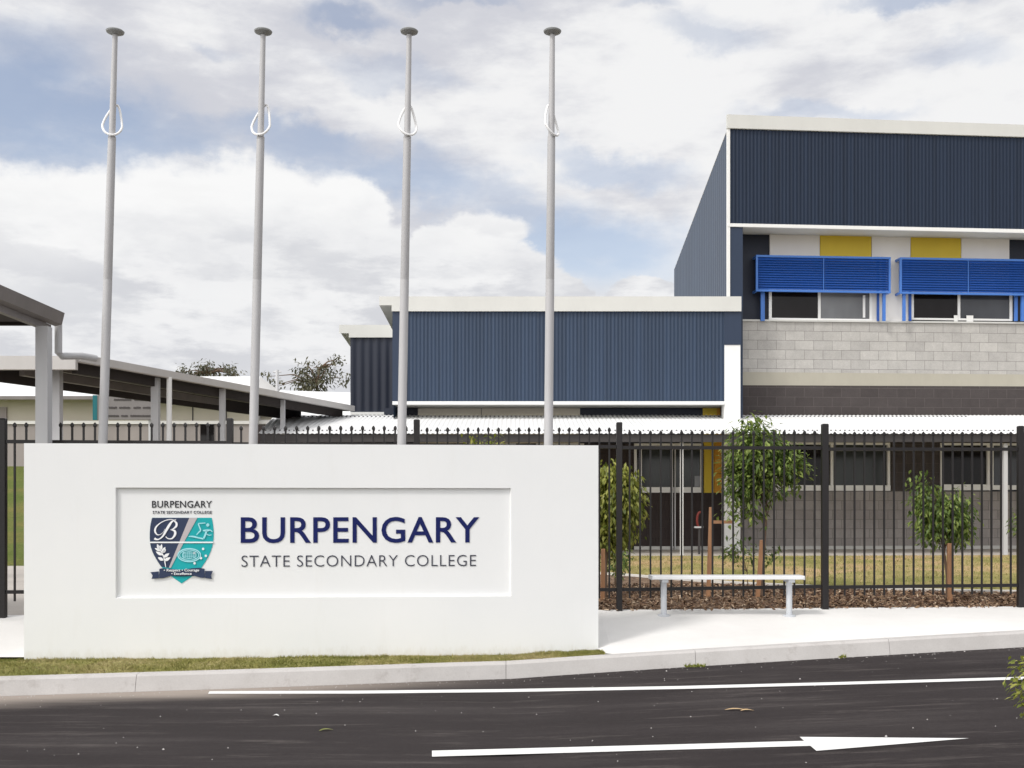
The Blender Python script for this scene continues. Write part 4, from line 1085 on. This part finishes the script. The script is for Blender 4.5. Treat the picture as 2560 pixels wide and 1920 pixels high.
X = UX(109.5, 11.7); m_ = MB().box(X-.064, X+.064, 11.64, 11.76, .35, CZ-.101); pc(m_, 'post', 'steel_post')
m_ = MB(); X = UX(146, 12.2); m_.tube([(X, 12.2, CZ+.02), (X, 12.2, UZ(885, 12.3)), (X+.02, 12.25, UZ(895, 12.4)), (X+.14, 12.5, UZ(890, 12.5)), (X+.22, 12.7, UZ(896, 12.7))], .04, 14); o = pc(m_, 'downpipe', 'steel_post')

# ------------------------------------------------------------------ covered walkway
wk = empty('covered_walkway', (-5.5, 18, .5), 0, label='flat roofed covered walkway on steel posts running back from the entrance to the rear building', cat='walkway cover')
KO = Vector((-5.5, 18, .5))
def pk(mb, name, mat, sm_=False): o = mb.build(name, mat, wk, sm_); o.location = -KO; return o
A, B = (-6.15, 15.6), (-3.4, 23.4); Cc, Dd = (-7.75, 15.6), (-4.5, 23.3); z0 = 3.71
# front band face y 885-922 at Y 15.6
zA = UZ(892, 15.6); zB = UZ(922, 15.6)
m_ = MB().hexa([(Cc[0], Cc[1], z0), (A[0], A[1], z0), (B[0], B[1], z0), (Dd[0], Dd[1], z0)], [(Cc[0], Cc[1], z0+.05), (A[0], A[1], z0+.05), (B[0], B[1], z0+.05), (Dd[0], Dd[1], z0+.05)]); pk(m_, 'roof_sheet', 'roof_white')
m_ = MB().box(-13, A[0]+.06, 15.50, 15.59, zB-.02, zA); pk(m_, 'front_fascia', 'fascia_grey')
dx, dy = B[0]-A[0], B[1]-A[1]; Ln = math.hypot(dx, dy); ux, uy = dx/Ln, dy/Ln; nx, ny = uy, -ux
def strip(off0, off1, zb, zt_, mat, name, t0=0, t1=1):
    P = [(A[0]+dx*t+nx*o_, A[1]+dy*t+ny*o_) for t, o_ in ((t0, off0), (t1, off0), (t1, off1), (t0, off1))]
    m_ = MB().hexa([(*q, zb) for q in (P[0], P[3], P[2], P[1])], [(*q, zt_) for q in (P[0], P[3], P[2], P[1])]); return pk(m_, name, mat)
strip(.005, .10, z0-.03, z0+.08, 'fascia_grey', 'gutter')
strip(-.18, -.10, z0-.17, z0-.005, 'canopy_under', 'side_beam', .02, .98)
strip(-1.2, -1.1, z0-.15, z0-.005, 'gutter', 'purlin', .03, .97)
strip(-.62, -.56, z0-.10, z0-.005, 'gutter', 'purlin', .03, .97)
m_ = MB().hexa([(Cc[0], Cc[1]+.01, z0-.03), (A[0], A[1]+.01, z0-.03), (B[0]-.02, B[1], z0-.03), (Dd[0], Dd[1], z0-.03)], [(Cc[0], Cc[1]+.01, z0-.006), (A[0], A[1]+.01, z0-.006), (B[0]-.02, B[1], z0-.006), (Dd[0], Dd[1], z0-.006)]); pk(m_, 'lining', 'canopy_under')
ldx, ldy = Dd[0]-Cc[0], Dd[1]-Cc[1]
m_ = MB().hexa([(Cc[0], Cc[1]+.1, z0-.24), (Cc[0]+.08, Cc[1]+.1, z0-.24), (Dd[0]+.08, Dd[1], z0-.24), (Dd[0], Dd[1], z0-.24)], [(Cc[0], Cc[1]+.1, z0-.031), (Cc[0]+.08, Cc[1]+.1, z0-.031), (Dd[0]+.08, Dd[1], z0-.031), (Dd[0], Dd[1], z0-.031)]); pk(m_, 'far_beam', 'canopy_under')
for px, Y, w in ((142, 16.1, .13), (389, 17.5, .115), (556, 19.1, .09), (707, 21.0, .08)):
    X = UX(px, Y); pk(MB().box(X-w/2, X+w/2, Y-w/2, Y+w/2, .4, z0-.031), 'post', 'steel_post')
X = UX(423, 17.5); pk(MB().tube([(X, 17.5, .45), (X, 17.5, z0-.02)], .042, 14), 'downpipe', 'white', True)

# ------------------------------------------------------------------ cream building and roofs beyond
CY = 31.2
cb = empty('cream_building', (UX(300, CY), CY, 2.8), 0, label='long cream building with a white roof and brown lower wall beyond the walkway', cat='building')
CBO = Vector(cb.location)
def pb(mb, name, mat): o = mb.build(name, mat, cb); o.location = -CBO; return o
xa, xb_ = -22, UX(690, CY)
pb(MB().box(xa, xb_, CY, CY+.2, UZ(1056, CY), UZ(992, CY)), 'upper_wall', 'cream_wall')
pb(MB().box(xa, xb_, CY-.25, CY+.2, 0, UZ(1057, CY)), 'lower_wall', 'brown_wall')
pb(MB().box(xa, xb_, CY-.3, CY-.26, UZ(1062, CY), UZ(1054, CY)), 'rail', 'panel_white')
eY = CY-.6; ez = UZ(990, eY); rz_ = UZ(941, 37)
m_ = MB(); m_.quad((xa, eY, ez), (UX(640, eY)+.0, eY, ez), (UX(650, 37), 37, rz_), (xa, 37, rz_)); m_.quad((xa, 37, rz_), (UX(650, 37), 37, rz_), (UX(650, 37), 43, ez), (xa, 43, ez)); pb(m_, 'roof', 'roof_white')
pb(MB().box(xa, UX(640, eY), eY-.06, eY, ez-.10, ez-.005), 'gutter', 'gutter')
m_ = MB(); m_.quad((UX(640, eY), eY, ez), (UX(640, eY), 43, ez), (UX(650, 37), 37, rz_)); m_.quad((UX(640, eY), eY, 0), (UX(640, eY), 43, 0), (UX(640, eY), 43, ez), (UX(640, eY), eY, ez)); pb(m_, 'gable', 'panel_white')
pb(MB().box(UX(0, CY), UX(18, CY), CY-.05, CY-.001, 2.9, UZ(1018, CY)), 'door', 'brown_wall')
for px in (482, 566): pb(MB().box(UX(px, CY)-.015, UX(px, CY)+.015, CY-.02, CY-.001, UZ(1056, CY), UZ(1000, CY)), 'joint', 'dark_text')
pb(MB().box(UX(508, CY), UX(541, CY), CY-.29, CY-.251, 2.9, UZ(1060, CY)), 'doorway', 'glass')

r2 = empty('side_roof_building', (UX(780, 34), 34, .6), 0, label='lower white roofed building between the cream building and the dark navy end', cat='building')
RO = Vector(r2.location)
m_ = MB(); m_.quad((UX(640, 31), 31, UZ(1035, 31)), (UX(1000, 31), 31, UZ(1045, 31)), (UX(1000, 36), 36, UZ(985, 36)), (UX(700, 36), 36, UZ(976, 36))); o = m_.build('roof', 'roof_white', r2); o.location = -RO
m_ = MB(); m_.box(UX(700, 36), UX(1000, 36), 36.02, 36.3, .6, UZ(990, 36)-.05); m_.box(UX(645, 31), UX(1000, 31), 31.1, 31.3, .6, UZ(1047, 31)-.02); o = m_.build('wall', 'panel_white', r2); o.location = -RO
m_ = MB(); X = UX(693, 33); m_.tube([(X, 33, 3), (X, 33, UZ(925, 33))], .05, 10); m_.tube([(X+.12, 33, UZ(930, 33)), (X-.12, 33, UZ(930, 33))], .03, 8); o = m_.build('vent_pipe', 'steel_post', r2); o.location = -RO
r3 = empty('far_roof_building', (UX(320, 46), 46, 2.8), 0, label='far flat roofed building with a grey parapet cap above the cream building', cat='building')
RO = Vector(r3.location)
m_ = MB(); m_.box(UX(160, 46), UX(371, 46), 46, 52, 2.8, UZ(923, 46)); o = m_.build('wall', 'roof_white', r3); o.location = -RO
m_ = MB(); m_.box(UX(158, 46), UX(373, 46), 45.94, 52, UZ(923, 46)+.003, UZ(917, 46)); o = m_.build('parapet_cap', 'gutter', r3); o.location = -RO

# grey notice board
nb = empty('notice_board', (UX(306, 28), 28, 2.5), 0, label='grey notice board with a teal left edge, seen under the walkway roof', cat='sign')
NO = Vector(nb.location)
def pn(mb, name, mat): o = mb.build(name, mat, nb); o.location = -NO; return o
pn(MB().box(UX(243, 28), UX(382, 28), 28, 28.06, UZ(1049, 28), UZ(988, 28)), 'board', 'board')
pn(MB().box(UX(232, 28), UX(243, 28), 27.99, 28.07, UZ(1050, 28), UZ(988, 28)), 'edge_strip', 'teal')
random.seed(3)
for yy, segs in ((999, [(285, 328), (336, 376)]), (1019, [(272, 292), (298, 325), (334, 352), (357, 376)]), (1039.5, [(270, 297), (303, 319), (326, 376)])):
    tx = MB()
    for a, b in segs:
        x = a
        while x < b:
            w = random.uniform(2.0, 3.6); tx.box(UX(x, 28), UX(min(b, x+w), 28), 27.985, 27.999, UZ(yy+2, 28), UZ(yy-random.uniform(1.4, 2.4), 28)); x += w+.7
    pn(tx, 'lettering', 'dark_text')
for px in (250, 372): pn(MB().box(UX(px, 28)-.03, UX(px, 28)+.03, 28.065, 28.12, .7, UZ(990, 28)), 'leg', 'steel_post')

# ------------------------------------------------------------------ trees
def leaf_geo(mb, p, d, L, Wd, up):
    d = d.normalized(); s_ = d.cross(up)
    if s_.length < 1e-3: s_ = d.cross(Vector((1, 0, 0)))
    s_.normalize(); nrm = s_.cross(d); i0 = len(mb.v)
    mb.v += [p, p+d*L*.45+s_*Wd*.5-nrm*L*.04, p+d*L-nrm*L*.22, p+d*L*.45-s_*Wd*.5-nrm*L*.04]
    mb.f.append((i0, i0+1, i0+2, i0+3))
def crown(mb, blobs, n, L, droop=.5, seed=1, shell=.45):
    rnd = random.Random(seed); vols = [b[3]*b[4]*b[5] for b in blobs]; tot = sum(vols); tips = []
    for b, vol in zip(blobs, vols):
        cx, cy, cz, rx, ry, rz = b; k_ = int(n*vol/tot)
        nc = max(4, int(k_/16))
        for c_ in range(nc):
            while True:
                q = Vector((rnd.uniform(-1, 1), rnd.uniform(-1, 1), rnd.uniform(-1, 1)))
                if shell < q.length < 1: break
            if mnoise.noise(Vector((q.x*2.1+cx*3, q.y*2.1+seed, q.z*2.1))) < -.30: continue
            c = Vector((cx+q.x*rx, cy+q.y*ry, cz+q.z*rz)); tips.append(c)
            for _ in range(16):
                p_ = c+Vector((rnd.gauss(0, 1), rnd.gauss(0, 1), rnd.gauss(0, 1)))*L*.75
                dd = Vector((q.x+rnd.gauss(0, .6), q.y+rnd.gauss(0, .6), q.z*.3-droop+rnd.gauss(0, .4)))
                leaf_geo(mb, p_, dd, L*rnd.uniform(.6, 1.25), L*rnd.uniform(.3, .5), Vector((rnd.gauss(0, .3), rnd.gauss(0, .3), 1)))
    return tips
def tree(name, Y, trunk, blobs_px, n, L, mat, label, group, seed, stems=14, bark='bark', r0=.022, zb=None, droop=.5, depth=.8, cat='tree', shell=.45):
    """trunk: list of (px, py) from base up; blobs in photo px: (px, py, rx, ry)"""
    base = Vector((UX(trunk[0][0], Y), Y, zb if zb is not None else UZ(trunk[0][1], Y)))
    r_ = empty(name, base, 0, label=label, cat=cat, group=group)
    s_ = Y/K
    blobs = [(UX(a, Y)-base.x, (random.Random(seed+i).uniform(-.3, .3))*rx*s_, UZ(b, Y)-base.z, rx*s_, rx*s_*depth, ry*s_) for i, (a, b, rx, ry) in enumerate(blobs_px)]
    cm = MB(); tips = crown(cm, blobs, n, L, droop, seed, shell); cm.build('crown', mat, r_)
    tm = MB(); pts = [Vector((UX(a, Y)-base.x, 0, UZ(b, Y)-base.z)) for a, b in trunk]; pts[0] = Vector((0, 0, -.03))
    rs = [r0*(1-.65*i/(len(pts)-1)) for i in range(len(pts))]; tm.tube(pts, rs, 9)
    rnd = random.Random(seed)
    for q in range(stems):
        tip = rnd.choice(tips); k_ = rnd.randrange(max(1, len(pts)//2), len(pts)); st_ = pts[k_]
        if st_.z > tip.z: st_ = pts[max(1, k_-1)]
        mid = st_.lerp(tip, .5)+Vector((rnd.gauss(0, .04), rnd.gauss(0, .04), abs((tip-st_).length)*.12))
        tm.tube([st_, mid, tip], [r0*.35, r0*.22, r0*.08], 6)
    tm.build('trunk', bark, r_, True)
    return r_
random.seed(11)
GT = 'young trees in the mulch bed behind the fence'
tree('young_tree', 14.1, [(1905, 1492), (1908, 1400), (1915, 1300), (1900, 1200), (1885, 1110)],
     [(1880, 1100, 56, 46), (1900, 1155, 80, 48), (1965, 1160, 46, 34), (1850, 1200, 36, 60), (1915, 1205, 56, 40), (1845, 1290, 20, 60), (1880, 1270, 26, 34), (1832, 1250, 14, 40), (1985, 1180, 24, 34), (1960, 1150, 46, 26), (1870, 1190, 50, 66), (1880, 1075, 36, 26)], 5400, .095, 'leaf',
     'tallest young tree, bushy bright green with drooping leaves, behind the right half of the bench', GT, 5)
tree('young_tree', 13.8, [(2368, 1500), (2368, 1440), (2360, 1380), (2345, 1300), (2330, 1230)],
     [(2312, 1225, 24, 36), (2330, 1270, 38, 42), (2385, 1285, 42, 60), (2350, 1310, 46, 38), (2325, 1345, 16, 36), (2402, 1325, 22, 34), (2300, 1205, 10, 18)], 3000, .085, 'leaf',
     'heart shaped small tree by itself in front of the grey block wall at the right', GT, 9, droop=.8)
tree('young_tree', 13.9, [(1512, 1505), (1515, 1420), (1520, 1320), (1525, 1220)],
     [(1520, 1200, 32, 48), (1545, 1240, 48, 60), (1525, 1320, 34, 60), (1580, 1290, 24, 50), (1508, 1270, 30, 70), (1565, 1210, 26, 36)], 5200, .09, 'leaf_yellow',
     'yellow green weeping tree half hidden by the right end of the sign wall', GT, 13, droop=1.1)
tree('young_tree', 15.2, [(1537, 1470), (1538, 1440), (1540, 1410)], [(1545, 1408, 36, 30), (1525, 1390, 22, 26), (1560, 1385, 20, 22)], 500, .07, 'leaf',
     'low leafy sapling beside the fence post at the right end of the sign wall', GT, 14, stems=5, r0=.012, cat='sapling')
tree('young_tree', 14.0, [(1210, 1480), (1212, 1350), (1215, 1200), (1212, 1120)], [(1195, 1110, 22, 26), (1228, 1112, 20, 24), (1210, 1170, 50, 70)], 1200, .075, 'leaf_yellow',
     'tree tip just peeking over the top of the sign wall between the two right flagpoles', GT, 17)
tree('young_tree', 15.0, [(2566, 1470), (2560, 1400), (2555, 1340)], [(2556, 1315, 22, 30), (2580, 1290, 30, 40)], 500, .07, 'leaf',
     'tree half outside the picture at the far right behind the fence end post', GT, 19)
tree('creeper', 14.3, [(1870, 1470), (1868, 1430), (1860, 1400)], [(1850, 1385, 30, 14), (1935, 1395, 22, 20), (1830, 1375, 14, 16)], 130, .08, 'leaf',
     'thin low shoots with a few drooping leaves at the foot of the tallest young tree', 'low shoots', 21, stems=7, r0=.008, cat='shoots')
GG = 'gum trees beyond the white roofs'
tree('gum_tree', 62, [(520, 1150), (522, 1000), (518, 935), (515, 912)], [(520, 918, 62, 13), (470, 934, 32, 13), (575, 932, 30, 13), (520, 938, 75, 11)], 1050, .26, 'leaf_gum',
     'wide flat topped gum tree showing above the cream building roof', GG, 23, stems=26, r0=.14, zb=.3, depth=.6, shell=.2)
tree('gum_tree', 60, [(795, 1150), (795, 1010), (792, 960), (800, 920)], [(765, 925, 26, 22), (815, 930, 26, 26), (840, 908, 16, 12), (790, 957, 50, 22), (760, 962, 26, 16), (700, 962, 28, 6), (865, 945, 12, 10), (668, 932, 14, 10)], 1150, .26, 'leaf_gum',
     'taller open gum tree left of the dark navy building end', GG, 29, stems=30, r0=.14, zb=.3, depth=.6, shell=.15)
tree('gum_tree', 50, [(216, 1000), (216, 930), (216, 905)], [(216, 899, 11, 7)], 120, .14, 'leaf', 'small green tree top seen behind the downpipe bend of the canopy', GG, 31, stems=3, r0=.1, zb=2.8)
# shrub at the right edge, on the near side of the road
tree('roadside_shrub', 6.0, [(2640, 1930), (2630, 1820), (2610, 1720)], [(2600, 1700, 66, 38), (2640, 1760, 80, 60), (2562, 1672, 22, 18), (2572, 1722, 30, 24)], 750, .045, 'leaf_yellow',
     'leafy shrub poking in at the right picture edge in front of the road', None, 37, stems=12, r0=.012, zb=road_z(2.9), cat='shrub', shell=.1)

# stakes
def stake(px0, py0, px1, py1, Y, label, cross=None, lean=0):
    z0_, z1_ = UZ(py0, Y), UZ(py1, Y); X0_, X1_ = UX(px0, Y), UX(px1, Y)
    r_ = empty('timber_stake', (X0_, Y, z0_), 0, label=label, cat='stake', group='timber tree stakes')
    w = .024
    m_ = MB().hexa([(-w, -w, -.1), (w, -w, -.1), (w, w, -.1), (-w, w, -.1)], [(X1_-X0_-w, -w, z1_-z0_), (X1_-X0_+w, -w, z1_-z0_), (X1_-X0_+w, w, z1_-z0_), (X1_-X0_-w, w, z1_-z0_)]); bevel(m_.build('shaft', 'timber', r_), .004)
    if cross:
        a, b, yy = cross; m_ = MB().box(UX(a, Y)-X0_, UX(b, Y)-X0_, -.045, -.026, UZ(yy+4, Y)-z0_, UZ(yy-4, Y)-z0_); m_.build('crosspiece', 'timber', r_)
stake(1770, 1492, 1778, 1268, 14.0, 'tallest orange brown timber stake, with a short crosspiece, left of the leafy tree', (1780, 1832, 1305))
stake(1893, 1492, 1905, 1350, 13.9, 'timber stake at the foot of the tallest young tree')
stake(2375, 1500, 2373, 1358, 13.6, 'timber stake under the heart shaped small tree')
stake(1506, 1505, 1508, 1372, 13.6, 'timber stake just beside the right end of the sign wall')
# curved red fixture before the dark wall
tp = empty('hose_reel', (UX(1748, 21), 21.0, SLZ), 0, label='small dark red curved hose holder on a black stand before the dark brown wall', cat='hose reel')
m_ = MB().tube([(.06*math.cos(a)-.02+.04, 0, UZ(1300, 21)-SLZ+.15*math.sin(a)) for a in [math.pi*.45+math.pi*1.1*i/12 for i in range(13)]], .022, 8); m_.build('hose', 'red', tp, True)
m_ = MB().box(-.09, .07, -.05, .05, UZ(1320, 21)-SLZ, UZ(1316, 21)-SLZ); m_.build('bracket', 'steel_post', tp)
m_ = MB().box(-.02, .02, -.02, .02, 0, UZ(1320, 21)-SLZ-.002); m_.build('stand', 'dark_alu', tp)

# ------------------------------------------------------------------ litter, weeds, grit
def weed(px, py, w, n, label, seed):
    p0 = road_pt(px, py, .0); rnd = random.Random(seed); m_ = MB()
    for _ in range(n):
        q = p0+Vector((rnd.uniform(-w, w), rnd.uniform(-.02, .02), 0)); leaf_geo(m_, q, Vector((rnd.gauss(0, .8), rnd.gauss(0, .5), 1)), rnd.uniform(.02, .05), .012, Vector((0, 1, .3)))
    o = m_.build('weed', 'leaf_yellow', None, False, p0); tag(o, label, 'weed', 'weeds along the kerb')
weed(1738, 1668, .09, 60, 'wider yellow green weed growing at the kerb joint below the bench', 1)
weed(2106, 1645, .03, 22, 'tiny weed at the foot of the kerb right of the bench', 2)
def litter(px, py, L_, ang, mat, label, seed):
    p0 = road_pt(px, py, .004); m_ = MB(); rnd = random.Random(seed)
    d = Vector((math.cos(ang), math.sin(ang), 0)); n_ = Vector((-d.y, d.x, 0)); P = []
    for i in range(6):
        t = i/5; w = .018*math.sin(math.pi*(t*.9+.05))+.002; c_ = p0+d*(t-.5)*L_+n_*.01*math.sin(t*4)+Vector((0, 0, .008*math.sin(math.pi*t)+.002)); P.append((c_-n_*w, c_+n_*w))
    for i in range(5):
        m_.quad(P[i][0], P[i+1][0], P[i+1][1], P[i][1])
    o = m_.build('fallen_leaf', mat, None, False, p0); tag(o, label, 'leaf', 'leaves fallen on the road')
litter(1840, 1776, .17, .02, 'tan', 'pale tan dry leaf lying between the lane line and the road arrow', 1)
litter(1868, 1778, .10, .1, 'tan', 'smaller dry leaf fragment at the right end of the pale tan leaf', 5)
litter(815, 1827, .10, .5, 'leaf_yellow', 'curled yellow green leaf on the dark road below the sign wall', 2)
litter(690, 1791, .05, 0, 'notice', 'tiny white scrap on the road left of the curled green leaf', 3)
gr = MB(); rnd = random.Random(4)
for i in range(420):
    X = rnd.uniform(-5.2, 6.5)
    if rnd.random() < .55: Y = kerbY(X)-abs(rnd.gauss(0, .12))
    else: Y = rnd.uniform(6, kerbY(X))
    r_ = rnd.uniform(.0025, .007)*(1 if rnd.random() < .93 else 1.8); z = road_z(X); i0 = len(gr.v)
    a0 = rnd.uniform(0, 6)
    gr.v += [Vector((X+r_*math.cos(a0+q*2.09), Y+r_*math.sin(a0+q*2.09), z)) for q in range(3)]+[Vector((X, Y, z+r_*.9))]
    gr.f += [(i0, i0+1, i0+3), (i0+1, i0+2, i0+3), (i0+2, i0, i0+3)]
o = gr.build('road_grit', 'kerb'); tag(o, 'pale grit and small stones scattered on the road and along the kerb', None, None, 'stuff')
